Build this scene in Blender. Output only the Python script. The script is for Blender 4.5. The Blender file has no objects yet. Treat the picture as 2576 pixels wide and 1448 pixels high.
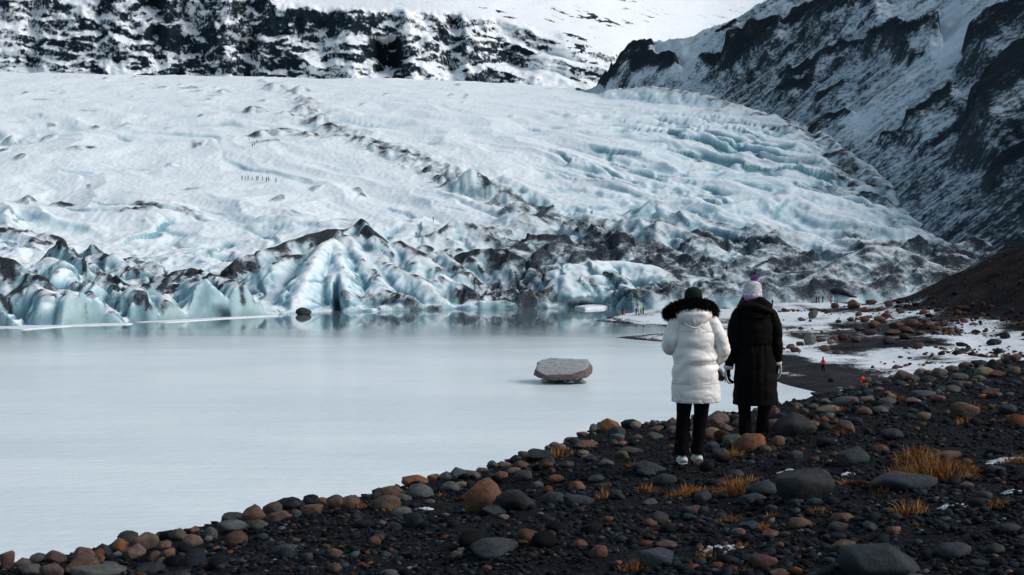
import bpy, bmesh, math, random
import numpy as np
from mathutils import Vector, Matrix

# ---------------------------------------------------------------- camera, light, exposure
scene = bpy.context.scene
COL = scene.collection
FPX, HZ, CX, CAMZ = 3100.0, 620.0, 1288.0, 14.6      # focal length and horizon in units of a 2576 wide frame
cam_d = bpy.data.cameras.new('camera'); cam = bpy.data.objects.new('camera', cam_d); COL.objects.link(cam)
cam.location = (0, 0, CAMZ); cam.rotation_euler = (math.radians(90), 0, 0)
cam_d.sensor_width = 36; cam_d.lens = 36*FPX/2576; cam_d.shift_y = -104/2576
cam_d.clip_start = 0.1; cam_d.clip_end = 6000
scene.camera = cam

SUN_EL, SUN_AZ = math.radians(36), math.radians(98)   # azimuth clockwise from +Y (the view direction)
world = bpy.data.worlds.new('World'); scene.world = world; world.use_nodes = True
wn = world.node_tree.nodes; wl = world.node_tree.links
bg = wn['Background']
sky = wn.new('ShaderNodeTexSky'); sky.sky_type = 'NISHITA'; sky.sun_disc = False
sky.sun_elevation = SUN_EL; sky.sun_rotation = SUN_AZ
sky.air_density = 1.0; sky.dust_density = 3.0; sky.ozone_density = 1.5
hsv = wn.new('ShaderNodeHueSaturation'); hsv.inputs['Hue'].default_value = 0.478; hsv.inputs['Saturation'].default_value = 0.85
wl.new(sky.outputs[0], hsv.inputs['Color']); wl.new(hsv.outputs[0], bg.inputs[0])
bg.inputs[1].default_value = 0.115
sun_d = bpy.data.lights.new('sun', 'SUN'); sun = bpy.data.objects.new('sun', sun_d); COL.objects.link(sun)
sun_d.energy = 1.35; sun_d.angle = math.radians(26); sun_d.color = (1.0, 0.975, 0.95)
_d = Vector((math.sin(SUN_AZ)*math.cos(SUN_EL), math.cos(SUN_AZ)*math.cos(SUN_EL), math.sin(SUN_EL)))
sun.rotation_euler = _d.to_track_quat('Z', 'Y').to_euler()
scene.view_settings.view_transform = 'Standard'; scene.view_settings.look = 'None'
scene.view_settings.exposure = 0.24; scene.view_settings.gamma = 1.0
scene.view_settings.use_curve_mapping = False
scene.cycles.max_bounces = 6; scene.cycles.diffuse_bounces = 3; scene.cycles.glossy_bounces = 3

rng = np.random.default_rng(7); random.seed(7)

# ---------------------------------------------------------------- helpers: noise
_perm = np.tile(rng.permutation(256), 3)
_g2 = np.stack([np.cos(np.arange(256)*2*np.pi/256), np.sin(np.arange(256)*2*np.pi/256)], 1)[rng.permutation(256)]
_g3 = rng.normal(size=(256, 3)); _g3 /= np.linalg.norm(_g3, axis=1)[:, None]
def _fade(t): return t*t*t*(t*(t*6-15)+10)
def n2(x, y, s=0):
    x = np.asarray(x, float)+s*37.73; y = np.asarray(y, float)+s*11.31
    xi = np.floor(x).astype(int); yi = np.floor(y).astype(int); xf = x-xi; yf = y-yi
    xi &= 255; yi &= 255
    u = _fade(xf); v = _fade(yf)
    def g(a, b, dx, dy):
        q = _g2[_perm[_perm[(xi+a) & 255]+((yi+b) & 255)]]
        return q[..., 0]*dx+q[..., 1]*dy
    a = g(0,0,xf,yf); b = g(1,0,xf-1,yf); c = g(0,1,xf,yf-1); d = g(1,1,xf-1,yf-1)
    a = a+u*(b-a); c = c+u*(d-c)
    return (a+v*(c-a))*1.5
def n3(x, y, z, s=0):
    x = np.asarray(x, float)+s*37.73; y = np.asarray(y, float)+s*11.31; z = np.asarray(z, float)+s*5.17
    xi = np.floor(x).astype(int); yi = np.floor(y).astype(int); zi = np.floor(z).astype(int)
    xf = x-xi; yf = y-yi; zf = z-zi; xi &= 255; yi &= 255; zi &= 255
    u = _fade(xf); v = _fade(yf); w = _fade(zf)
    def g(a, b, c):
        q = _g3[_perm[_perm[_perm[(xi+a) & 255]+((yi+b) & 255)]+((zi+c) & 255)]]
        return q[..., 0]*(xf-a)+q[..., 1]*(yf-b)+q[..., 2]*(zf-c)
    def l(p, q, t): return p+t*(q-p)
    return l(l(l(g(0,0,0),g(1,0,0),u), l(g(0,1,0),g(1,1,0),u), v), l(l(g(0,0,1),g(1,0,1),u), l(g(0,1,1),g(1,1,1),u), v), w)*1.5
def fbm2(x, y, o=4, s=0, gain=.5):
    r = 0; a = 1.0; t = 0
    for i in range(o):
        r = r+a*n2(x*2**i, y*2**i, s+i*3); t += a; a *= gain
    return r/t
def ridg2(x, y, o=4, s=0, gain=.5):
    r = 0; a = 1.0; t = 0
    for i in range(o):
        r = r+a*(1-np.abs(n2(x*2**i, y*2**i, s+i*3))*2); t += a; a *= gain
    return r/t
def sstep(a, b, x):
    t = np.clip((x-a)/(b-a), 0, 1); return t*t*(3-2*t)
def px2w(x, y, Y):
    """a point seen at (x, y) of the 2576 wide frame and standing Y metres away"""
    return np.array([(x-CX)/FPX*Y, Y, CAMZ-(y-HZ)/FPX*Y])

# ---------------------------------------------------------------- helpers: meshes
def mesh_from(name, V, F, attrs=None, smooth=True, mats=(), fmat=None):
    me = bpy.data.meshes.new(name)
    V = np.asarray(V, np.float32); F = np.asarray(F, np.int32); k = F.shape[1]
    me.vertices.add(len(V)); me.vertices.foreach_set('co', V.ravel())
    me.loops.add(F.size); me.loops.foreach_set('vertex_index', F.ravel())
    me.polygons.add(len(F)); me.polygons.foreach_set('loop_start', np.arange(0, F.size, k, dtype=np.int32))
    me.update(calc_edges=True)
    if smooth: me.polygons.foreach_set('use_smooth', np.ones(len(F), bool))
    for m in mats: me.materials.append(m)
    if fmat is not None: me.polygons.foreach_set('material_index', np.asarray(fmat, np.int32))
    for n, a in (attrs or {}).items():
        a = np.asarray(a, np.float32)
        if a.ndim == 1:
            at = me.attributes.new(n, 'FLOAT', 'POINT'); at.data.foreach_set('value', a)
        else:
            if a.shape[1] == 3: a = np.concatenate([a, np.ones((len(a), 1), np.float32)], 1)
            at = me.attributes.new(n, 'FLOAT_COLOR', 'POINT'); at.data.foreach_set('color', np.ascontiguousarray(a).ravel())
    me.validate()
    return me
def link(name, me, parent=None, loc=None, rot=None, scale=None):
    o = bpy.data.objects.new(name, me); COL.objects.link(o)
    if parent is not None: o.parent = parent
    if loc is not None: o.location = loc
    if rot is not None: o.rotation_euler = rot
    if scale is not None: o.scale = scale
    return o
def tag(o, label, cat, group=None):
    o['label'] = label; o['category'] = cat
    if group: o['group'] = group
    return o
def struct(o, label=None):
    o['kind'] = 'structure'
    if label: o['label'] = label
    return o
def grid_faces(nr, nc):
    i = np.arange(nr-1)[:, None]*nc+np.arange(nc-1)[None, :]
    return np.stack([i, i+1, i+nc+1, i+nc], -1).reshape(-1, 4)
def grid_normals(P):
    du = np.gradient(P, axis=1); dv = np.gradient(P, axis=0)
    n = np.cross(du, dv); n /= np.linalg.norm(n, axis=-1, keepdims=True)+1e-9
    n *= np.where(n[..., 2:3] < -0.2, -1, 1)
    return n
def seg_dist(X, Y, pts):
    """distance in plan to a polyline, and the polyline's own third value at the closest spot"""
    best = np.full(X.shape, 1e9); val = np.zeros(X.shape); side = np.zeros(X.shape); par = np.zeros(X.shape)
    for k in range(len(pts)-1):
        a, b = pts[k], pts[k+1]
        dx, dy = b[0]-a[0], b[1]-a[1]; L2 = dx*dx+dy*dy+1e-9
        t = np.clip(((X-a[0])*dx+(Y-a[1])*dy)/L2, 0, 1)
        d = np.hypot(X-a[0]-t*dx, Y-a[1]-t*dy); m = d < best
        best = np.where(m, d, best); val = np.where(m, a[2]+t*(b[2]-a[2]), val)
        side = np.where(m, np.sign((X-a[0])*dy-(Y-a[1])*dx), side); par = np.where(m, (k+t)/(len(pts)-1), par)
    return best, val, side, par
def voronoi(x, y, s=0, jit=.9):
    """F1, F2 and the nearest cell's offset vector and random values"""
    xi = np.floor(x).astype(int); yi = np.floor(y).astype(int)
    f1 = np.full(x.shape, 9.); f2 = np.full(x.shape, 9.); cx = np.zeros(x.shape); cy = np.zeros(x.shape); h = np.zeros(x.shape, int)
    for dx in (-1, 0, 1):
        for dy in (-1, 0, 1):
            k = _perm[_perm[(xi+dx+s*7) & 255]+((yi+dy+s*3) & 255)]
            px = xi+dx+.5+jit*(_perm[k+37]/255.-.5); py = yi+dy+.5+jit*(_perm[k+91]/255.-.5)
            d = np.hypot(px-x, py-y); m = d < f1
            f2 = np.where(m, f1, np.minimum(f2, d)); f1 = np.where(m, d, f1)
            cx = np.where(m, x-px, cx); cy = np.where(m, y-py, cy); h = np.where(m, k, h)
    return f1, f2, cx, cy, _perm[h+11]/127.5-1, _perm[h+57]/127.5-1, _perm[h+133]/127.5-1
def blur1(a, n):
    k = np.ones(n)/n; return np.convolve(np.pad(a, n, mode='edge'), k, 'same')[n:-n]

# ---------------------------------------------------------------- helpers: materials
class NT:
    def __init__(s, name):
        s.m = bpy.data.materials.new(name); s.m.use_nodes = True
        s.t = s.m.node_tree; s.n = s.t.nodes; s.l = s.t.links; s.b = s.n['Principled BSDF']
    def new(s, t, **kw):
        o = s.n.new(t)
        for k, v in kw.items(): setattr(o, k, v)
        return o
    def link(s, a, b): s.l.new(a, b)
    def val(s, sock, v):
        if isinstance(v, bpy.types.NodeSocket): s.l.new(v, sock)
        else: sock.default_value = v
    def attr(s, name, out='Fac'):
        return s.new('ShaderNodeAttribute', attribute_name=name).outputs[out]
    def math(s, op, a, b=0.0, c=0.0, clamp=False):
        o = s.new('ShaderNodeMath', operation=op, use_clamp=clamp)
        s.val(o.inputs[0], a); s.val(o.inputs[1], b); s.val(o.inputs[2], c)
        return o.outputs[0]
    def mix(s, f, a, b, blend='MIX'):
        o = s.new('ShaderNodeMix', data_type='RGBA', blend_type=blend)
        s.val(o.inputs[0], f); s.val(o.inputs[6], a); s.val(o.inputs[7], b)
        return o.outputs[2]
    def ramp(s, f, stops):
        o = s.new('ShaderNodeValToRGB'); s.val(o.inputs[0], f); e = o.color_ramp.elements
        while len(e) < len(stops): e.new(0.5)
        for q, (p, c) in zip(e, stops): q.position = p; q.color = c if len(c) == 4 else (*c, 1)
        return o.outputs[0]
    def step(s, a, b, x):
        o = s.new('ShaderNodeMapRange', interpolation_type='SMOOTHSTEP')
        s.val(o.inputs[0], x); o.inputs[1].default_value = a; o.inputs[2].default_value = b
        return o.outputs[0]
    def coord(s, kind='Object', scale=(1, 1, 1), rot=(0, 0, 0)):
        if kind == 'World': c = s.new('ShaderNodeNewGeometry').outputs['Position']
        else: c = s.new('ShaderNodeTexCoord').outputs[kind]
        m = s.new('ShaderNodeMapping'); m.inputs['Scale'].default_value = scale; m.inputs['Rotation'].default_value = rot
        s.l.new(c, m.inputs[0]); return m.outputs[0]
    def noise(s, vec, scale, detail=4, rough=.55, out=0):
        o = s.new('ShaderNodeTexNoise'); s.l.new(vec, o.inputs['Vector'])
        o.inputs['Scale'].default_value = scale; o.inputs['Detail'].default_value = detail; o.inputs['Roughness'].default_value = rough
        return o.outputs[out]
    def voro(s, vec, scale, feature='F1', out=0):
        o = s.new('ShaderNodeTexVoronoi', feature=feature); s.l.new(vec, o.inputs['Vector']); o.inputs['Scale'].default_value = scale
        return o.outputs[out]
    def bump(s, h, strength, dist):
        o = s.new('ShaderNodeBump'); s.l.new(h, o.inputs['Height']); o.inputs['Strength'].default_value = strength; o.inputs['Distance'].default_value = dist
        s.l.new(o.outputs[0], s.b.inputs['Normal']); return o
    def set(s, color=None, rough=None, spec=None, **kw):
        if color is not None: s.val(s.b.inputs['Base Color'], color if isinstance(color, bpy.types.NodeSocket) else (*color, 1)[:4])
        if rough is not None: s.val(s.b.inputs['Roughness'], rough)
        if spec is not None: s.val(s.b.inputs['Specular IOR Level'], spec)
        for k, v in kw.items(): s.val(s.b.inputs[k], v)
        return s.m
# ================================================================ GLACIER
SNOW = (.84, .91, .935, 1)
def mat_glacier():
    t = NT('glacier_ice')
    w = t.coord('World'); ws = t.coord('World', (1, .45, 1))
    dirt, blue, gre = t.attr('dirt'), t.attr('blue'), t.attr('green')
    n1 = t.noise(ws, .45, 6, .7); n2_ = t.noise(w, 1.6, 5, .65)
    nn = t.math('ADD', t.math('MULTIPLY', n1, .6), t.math('MULTIPLY', n2_, .4))
    bsoft = t.math('ADD', blue, t.math('MULTIPLY', t.math('SUBTRACT', n1, .5), .25), clamp=True)
    ice = t.ramp(bsoft, [(0, SNOW[:3]), (.35, (.64, .79, .84)), (.7, (.36, .55, .62)), (1, (.15, .30, .36))])
    ice = t.mix(t.math('MULTIPLY', gre, .5), ice, (.44, .54, .46, 1))
    nf = t.noise(t.coord('World', (1, .6, 1.6)), 2.6, 6, .75)
    d = t.step(.36, 1.02, t.math('ADD', dirt, t.math('ADD', t.math('MULTIPLY', t.math('SUBTRACT', nn, .5), 2.2), t.math('MULTIPLY', t.math('SUBTRACT', nf, .5), .9))))
    haze = t.math('MULTIPLY', dirt, .62, clamp=True)
    ice = t.mix(haze, ice, (.16, .185, .205, 1))
    dc = t.ramp(nf, [(.3, (.010, .014, .018)), (.48, (.028, .034, .041)), (.62, (.075, .087, .10)), (.76, (.24, .27, .30))])
    col = t.mix(d, ice, dc)
    t.bump(t.math('ADD', n1, t.math('MULTIPLY', n2_, .5)), .16, .5)
    return t.set(col, t.math('ADD', .5, t.math('MULTIPLY', d, .5)), t.math('MULTIPLY', t.math('SUBTRACT', 1.0, d), .22))

XM_Y = np.array([200, 330, 405, 500, 650, 760, 830, 1000, 1500.])
XM_X = np.array([122, 122, 127, 132, 139, 113, 65, 20, -60.])
def margin_x(Y): return np.interp(Y, XM_Y, XM_X)
BZ_Y = np.array([200, 262, 275, 310, 335, 365, 400, 445, 472, 500, 520, 600, 700, 800, 930, 1000, 1100, 1300.])
BZ_Z = np.array([-3, .8, 2.0, 6.2, 11., 17, 23.6, 32.5, 39.3, 48, 54.5, 76, 98, 118, 142, 147, 142, 120.])
_by = np.arange(200, 1301, 1.0); _bz = blur1(np.interp(_by, BZ_Y, BZ_Z), 17)
def base_z(Y): return np.interp(Y, _by, _bz)
FR_X = [-450, 0, 100, 318, 322, 410, 500, 600, 680, 740, 860, 960, 1130, 1340, 1420, 1600, 1750, 2600]
FR_Y = [214, 222, 224, 231, 238, 243, 252, 258, 264, 268, 272, 276, 286, 290, 290, 286, 284, 288]

def glacier():
    xs = np.arange(-420, 2500, 3.3)
    rows = np.concatenate([np.arange(212, 335, .5), np.arange(335, 560, .95), np.geomspace(560, 1120, 130)])
    xp = np.repeat(xs[None, :], len(rows), 0); Y = np.repeat(rows[:, None], len(xs), 1)
    X = (xp-CX)/FPX*Y
    z = base_z(Y)
    hor = np.interp(xp, [-420, 0, 400, 700, 1000, 1300, 1530], [172, 180, 190, 196, 199, 211, 224])
    z += -(hor-195)/FPX*Y*sstep(500, 900, Y)
    # margins: gentle fall towards the valley side
    z -= .35*np.maximum(0, X-margin_x(Y)+8)
    yf0 = np.interp(xp, FR_X, FR_Y)
    z = z*(1-.82*(1-sstep(0, 62, Y-yf0))*sstep(2000, 1400, xp))+.25
    near = 1-sstep(330, 420, Y); mid = sstep(300, 380, Y)*(1-sstep(560, 760, Y))
    right = sstep(-20, 60, X-(.12*(Y-300)-20))
    # flow ridges, running away from the eye to the left
    a = math.atan2(-55, 43); ca, sa = math.cos(a), math.sin(a)
    wx = X+16*n2(X/60, Y/60, 4)+4*n2(X/17, Y/17, 6); wy = Y+16*n2(X/60, Y/60, 5)+4*n2(X/17, Y/17, 7)
    al = wx*ca+wy*sa; ac = -wx*sa+wy*ca
    fl = ridg2(ac/26, al/120, 3, 11)
    crev = n2(ac/11, al/60, 23)
    z += right*mid*(5.2*(fl-.35)+1.0*n2(ac/10, al/40, 13))+(1-right)*mid*(1+1.2*sstep(460, 400, Y))*2.6*(ridg2(ac/40, al/110, 2, 12)-.3)
    cut = sstep(.18, .5, crev)*sstep(-.1, .25, n2(X/45, Y/60, 31))*mid*(.35+.65*right)
    z -= 3.0*cut
    z += .8*fbm2(X/18, Y/26, 3, 15)*(.5+.5*mid)+far_n(X, Y)
    dirt = np.zeros_like(z); green = np.zeros_like(z); hollow = np.zeros_like(z)
    # broken ice: long tilted slabs with clefts between them
    brk = np.clip(right*sstep(300, 360, Y)*(1-.75*sstep(520, 700, Y))+(1-right)*sstep(300, 330, Y)*(1-sstep(390, 450, Y))*.55, 0, 1)*sstep(-.45, .25, n2(X/50, Y/60, 24))
    f1, f2, cx, cy, h1, h2, h3 = voronoi((ac+5*n2(X/12, Y/12, 25))/15, (al+8*n2(X/15, Y/15, 26))/46, 3)
    z += brk*(1.2*h1+2.6*h2*cx+1.2*h3*cy)
    cl = (1-sstep(.02, .26, f2-f1))*brk*sstep(-.2, .3, n2(X/20, Y/26, 27))
    z -= 2.2*cl; hollow += cl
    f1, f2, cx, cy, h1, h2, h3 = voronoi((ac+2*n2(X/5, Y/5, 28))/6, (al+4*n2(X/7, Y/7, 29))/19, 5)
    z += brk*(.45*h1+1.0*h2*cx); hollow += .6*(1-sstep(.02, .2, f2-f1))*brk*sstep(.0, .4, n2(X/9, Y/13, 30))
    hum = np.interp(xp, [900, 1150, 1350, 1900, 2400, 2500], [0, .55, 1, 1, .95, .9])*sstep(278, 292, Y)*(1-sstep(350, 395, Y+(xp-1500)*.015+14*n2(X/18, Y/18, 49)))
    hz = ridg2(X/25+.35*n2(X/13, Y/13, 3), Y/22+.3*n2(X/11, Y/15, 4), 5, 41, .48)
    f1, f2, cx, cy, h1, h2, h3 = voronoi((X+2*n2(X/5, Y/5, 61))/7, (Y+3*n2(X/6, Y/6, 62))/9, 8)
    z += hum*(6.0*(hz-.35)+.45*(.5*h1+1.4*h2*cx+1.6*h3*cy)*(1-.65*sstep(1750, 2000, xp)))
    dirt += hum*(.43+.75*np.clip(hz-.35, -.3, .6)+.35*fbm2(X/16, Y/13, 3, 44))
    # the dirty band that runs down the ice
    band = [px2w(*q) for q in [(660,205,880),(760,250,700),(810,310,590),(915,350,540),(1060,405,500),(1190,470,465),(1290,520,425),(1400,560,392),(1560,600,362)]]
    d, _, _, par = seg_dist(X+4*n2(X/10, Y/14, 45), Y+6*n2(X/12, Y/16, 46), band)
    bw_ = 5+11*par
    bd = np.exp(-(d/bw_)**2)
    hz2 = ridg2(X/9, Y/12, 3, 47)
    z += bd*(2.4*(hz2-.3)); dirt += bd*(.30+.65*np.clip(hz2-.3, -.3, .6)+.3*n2(X/7, Y/9, 48))
    # smooth flank noise of the front part
    z += near*(1.3*ridg2(X/13, Y/20, 3, 51)-.6)
    f1, f2, fcx, fcy, fh1, fh2, fh3 = voronoi((X+2.5*n2(X/6, Y/6, 65))/6.5, (Y+3.5*n2(X/7, Y/7, 66))/11, 9)
    fz = near*(1-sstep(300, 340, Y))
    # loose specks and dirty cones scattered on the left field
    sp = n2(X/9, Y/16, 61); spm = sstep(.05, .4, n2(X/55, Y/70, 62))
    dirt += sstep(.42, .6, sp)*spm*.75*(1-right)*sstep(330, 360, Y)
    z += sstep(.42, .7, sp)*spm*1.2*(1-right)*sstep(330, 360, Y)
    # authored crests: points (x, y, metres away), width scale w at which the flank has dropped h, profile power, dirt, dirt width
    R = []
    def ridge(pts, k=.9, p=1.0, w=8., dirt=0., dw=2., green=0., r=.6, asym=0.): R.append((pts, k, p, w, dirt, dw, green, r, asym))
    # left cluster
    ridge([(-120,640,262),(0,649,256),(28,656,253),(60,682,249),(110,710,244),(150,728,240),(200,752,236)], k=.8, dirt=1.0, dw=2.6)
    ridge([(0,742,236),(50,722,238),(85,706,240),(108,732,236),(128,748,231)], k=1.2, p=1.6, dirt=.55, dw=.7)
    ridge([(140,628,288),(165,607,286),(178,642,278),(215,660,272)], k=1.5, dirt=.45, dw=.9)
    ridge([(215,655,280),(258,682,272),(305,706,266),(352,738,258)], k=.75, dirt=.95, dw=1.7)
    ridge([(70,662,268),(110,648,270),(145,664,262)], k=1., p=1.8)
    ridge([(240,628,306),(275,640,300),(322,662,294),(395,692,286),(470,713,276)], k=.6, dirt=.95, dw=1.6)
    ridge([(330,645,318),(385,668,308),(440,690,298),(500,712,286)], k=.6, dirt=.75, dw=1.3)
    ridge([(430,682,308),(480,672,306),(540,690,296),(560,706,288)], k=.7, dirt=1.0, dw=3.)
    for pts, w, g in [([(150,735,244),(185,742,229)], 3.2, .6), ([(212,744,247),(232,758,232)], 3., .5), ([(250,782,240),(292,786,229)], 2.8, 0),
                      ([(285,712,262),(330,722,250),(362,752,242)], 4.6, .1), ([(362,722,264),(425,752,248)], 4.2, .8), ([(470,712,268),(520,703,254)], 5., .35),
                      ([(555,702,272),(612,726,259)], 5., .5), ([(630,742,270),(655,764,262)], 3., .4), ([(190,690,262),(225,702,252)], 3.8, 0), ([(20,790,226),(40,800,221)], 3., .1),
                      ([(385,798,242),(402,796,239)], 1.6, 0), ([(-60,745,228),(10,770,219)], 4, .4), ([(-200,700,240),(-160,740,222)], 6, .3), ([(-330,690,240),(-300,730,218)], 6, .2)]:
        ridge(pts, k=1.25, p=1.75, w=w, green=g, dirt=.5, dw=.45, r=.3)
    # middle mountain of ice
    ridge([(560,694,300),(603,652,312),(650,634,316),(690,620,319),(740,600,323),(785,587,326),(830,577,329),(866,577,330),(905,549,333),(930,570,328),(948,596,320)], k=.85, dirt=1.35, dw=4.2)
    ridge([(835,600,318),(800,628,306),(770,680,291),(748,738,277),(736,782,269)], k=1.05, p=1.25, dirt=0)
    ridge([(838,602,318),(850,640,304),(866,690,291),(874,735,280),(880,780,274)], k=1.2, p=1.3)
    ridge([(870,592,322),(905,640,309),(938,690,297),(975,735,286),(1000,770,278)], k=.95, p=1.2, dirt=.4, dw=.8)
    ridge([(905,590,324),(960,655,312),(1020,680,304),(1058,700,297),(1092,735,290),(1130,772,285)], k=.8, p=1.2, dirt=.5, dw=.8)
    ridge([(985,612,324),(1010,606,324),(1060,645,315),(1120,700,303),(1195,738,294)], k=.7, p=1.25, dirt=.35, dw=.9)
    ridge([(1030,618,322),(1075,640,318),(1105,628,320),(1150,660,312)], k=.8, dirt=1.0, dw=2.6)
    ridge([(930,742,283),(965,728,285),(1000,741,282),(1045,748,281),(1090,765,282)], k=.9, dirt=1.1, dw=2.2)
    ridge([(690,660,302),(725,640,308),(790,640,310)], k=.7, dirt=.5, dw=1.5)
    # dark debris mass and the cave block
    ridge([(1120,652,320),(1165,636,321),(1205,628,321),(1255,622,320),(1300,640,315),(1342,668,309),(1385,702,302),(1400,730,296)], k=.85, dirt=1.0, dw=8)
    ridge([(1150,748,296),(1210,738,296),(1280,744,295),(1350,752,294)], k=.6, dirt=1.2, dw=4.5)
    ridge([(1120,772,288),(1180,760,290),(1260,766,291)], k=.5, p=1.8, w=5, dirt=.1)
    ridge([(1360,740,294),(1395,706,299),(1425,690,301),(1455,704,298),(1520,688,303),(1560,694,301)], k=1.1, p=1.3, dirt=.8, dw=1.6)
    ridge([(1425,692,299),(1438,730,294),(1440,758,291)], k=1.2, p=1.5, green=.2)
    ridge([(1520,722,298),(1570,735,294),(1605,755,291)], k=.9, p=1.8, w=6, dirt=.15, dw=1)
    ridge([(1400,672,312),(1480,660,316),(1560,656,318),(1640,668,315),(1700,690,311),(1760,706,308),(1840,722,304)], k=.55, p=1.6, w=9)
    ridge([(1230,640,335),(1330,606,350),(1420,612,348),(1500,640,338)], k=.45, dirt=1.0, dw=5)
    ridge([(1560,640,338),(1640,602,350),(1720,640,338)], k=.5, dirt=.8, dw=4)
    ridge([(1640,640,345),(1660,556,366),(1740,585,360),(1800,620,345)], k=.6, dirt=.55, dw=2)
    ridge([(1600,540,388),(1645,500,400),(1760,545,385),(1890,592,372)], k=.5, dirt=.45, dw=1.6)
    ridge([(1800,520,405),(1900,497,410),(1990,488,412),(2090,540,392),(2200,585,372)], k=.42, p=1.2, dirt=.2, dw=2)
    ridge([(2000,470,425),(2120,500,412),(2240,548,395),(2335,604,362)], k=.45, p=1.3)
    ridge([(1270,440,455),(1330,470,440),(1420,505,425),(1530,520,415)], k=.55, p=1.2)
    ridge([(1380,500,430),(1460,520,415),(1560,545,395)], k=.5, p=1.2, dirt=.3, dw=1)
    ridge([(1700,690,312),(1810,702,308),(1860,738,300)], k=.5, dirt=.9, dw=4)
    # debris mound on the valley side, with smaller heaps in front
    ridge([(1950,735,291),(2050,690,300),(2120,650,308),(2190,617,312),(2260,622,312),(2330,655,306),(2420,690,300)], k=.47, dirt=.72, dw=17)
    ridge([(2110,700,300),(2150,668,306),(2190,640,309)], k=.7, dirt=.9, dw=3)
    ridge([(1880,700,308),(1940,650,320),(2000,640,322),(2070,655,318)], k=.6, dirt=.8, dw=4)
    ridge([(1770,735,298),(1815,710,303),(1870,742,297)], k=.6, dirt=.9, dw=4)
    ridge([(2380,620,345),(2460,600,350),(2540,640,335)], k=.5, dirt=.75, dw=6)
    # dirty crests along the valley side margin
    ridge([(1540,224,800),(1640,216,775),(1750,232,720),(1850,262,670)], k=.5, dirt=.75, dw=7)
    ridge([(1780,270,650),(1880,278,640),(1960,300,610),(2040,345,560)], k=.5, dirt=.6, dw=5)
    ridge([(1800,318,590),(1870,300,600),(1950,322,575),(2010,330,560)], k=.55, dirt=.6, dw=4)
    ridge([(1980,360,545),(2060,365,535),(2140,400,500),(2210,450,460)], k=.6, dirt=.5, dw=5)
    ridge([(2060,330,560),(2130,385,505),(2190,420,480),(2240,480,445)], k=.7, dirt=.55, dw=7)
    ridge([(1890,400,520),(1990,410,510),(2090,440,485),(2180,470,455)], k=.45, p=1.2, dirt=.3, dw=2)
    ridge([(2080,470,455),(2160,480,445),(2225,505,425)], k=.6, dirt=.5, dw=2)
    ridge([(1290,330,600),(1420,360,560),(1560,400,520),(1700,450,470)], k=.35, p=1.3, w=10)
    ridge([(1480,330,590),(1620,370,545),(1760,400,515),(1900,450,470),(2040,500,430)], k=.35, p=1.3, w=10)
    ridge([(1180,400,520),(1300,420,505),(1420,455,480),(1560,485,445)], k=.4, p=1.3, w=10)
    ridge([(1560,430,490),(1700,470,455),(1820,500,430),(1950,560,390)], k=.4, p=1.3, w=10)
    # moraine of dirty cones running up the ice
    def cone(x, yc, yb, wpx, dirt=1.0, k=None):
        Yb = float(np.interp(-yb, -(HZ-(_bz-CAMZ)/_by*FPX)[50:740], _by[50:740]))
        h = (yb-yc)/FPX*Yb
        R.append(([(x-wpx*.25, yc+(yb-yc)*.25, Yb), (x, yc, Yb), (x+wpx*.35, yc+(yb-yc)*.3, Yb+1)], h/(wpx*.5/FPX*Yb), 1.0, 8., dirt, wpx*.42/FPX*Yb, 0., .2, 0.))
    for c in [(690,203,226,60),(755,214,232,46),(633,261,286,62),(560,222,236,40),(480,215,226,36),(770,240,262,50),(760,258,282,56),(715,275,292,36),(800,285,312,64),(830,305,330,60),(705,318,338,70),
              (655,325,348,50),(770,330,346,60),(845,336,352,44),(915,342,362,60),(945,360,380,50),(985,378,396,60),(1030,390,404,60),(1060,396,414,50),(1085,412,440,60),(1130,424,456,60),(1188,422,492,100),
              (1150,440,480,80),(1235,458,500,80),(1270,480,515,80),(1110,440,470,50),(1300,505,540,90),(1350,535,560,80),(140,230,240,34),(100,250,258,30),(228,272,284,34),(35,338,358,40),(205,366,380,44),
              (480,268,274,26),(435,408,414,18),(483,478,486,26),(65,490,512,50),(145,506,520,60),(70,575,603,50),(30,580,600,80),(120,585,606,60),(345,520,550,70),(385,522,550,60),(465,522,548,60),(90,610,622,60)]:
        cone(*c)
    ridge([(320,545,408),(348,518,413),(380,528,410),(425,550,402)], k=.6, dirt=.9, dw=2.2)
    ridge([(430,540,405),(455,520,410),(500,540,405)], k=.7, dirt=.8, dw=1.6)
    ridge([(840,338,548),(915,346,543),(960,376,522),(1050,398,506),(1090,420,492)], k=.5, dirt=.95, dw=3)
    # broad snowy swells of the left middle
    for pts in [[(560,505,432),(640,560,405),(690,620,380)], [(700,520,428),(780,560,408),(850,590,395)], [(800,500,435),(900,540,420),(960,560,408)], [(960,590,385),(1060,545,404),(1150,590,390),(1180,625,372)],
                [(1000,520,428),(1120,560,408),(1250,600,385)], [(300,610,372),(420,630,362),(560,640,355)], [(450,590,385),(560,610,372),(650,640,358)]]:
        ridge(pts, k=.33, p=1.35, w=14)
    jit = 2.6*n2(X/8, Y/10, 71)+1.1*n2(X/3, Y/4, 72)+.4*n2(X/1.3, Y/1.7, 74)
    jit2 = n2(X/5, Y/5, 73)
    for pts, k, p, w, dr, dw, g, r, asym in R:
        P3 = [px2w(*q) for q in pts]
        lo = min(q[1] for q in P3)-45; hi = max(q[1] for q in P3)+45
        r0, r1 = np.searchsorted(rows, lo), np.searchsorted(rows, hi)
        if r1-r0 < 3: continue
        xl = min(q[0] for q in pts)-500; xh = max(q[0] for q in pts)+500
        c0, c1 = np.searchsorted(xs, xl), np.searchsorted(xs, xh)
        if c1-c0 < 3: continue
        S = (slice(r0, r1), slice(c0, c1))
        d, zc, sd, par = seg_dist(X[S]+jit[S]*.38, Y[S]+jit[S]*.38, P3)
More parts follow.
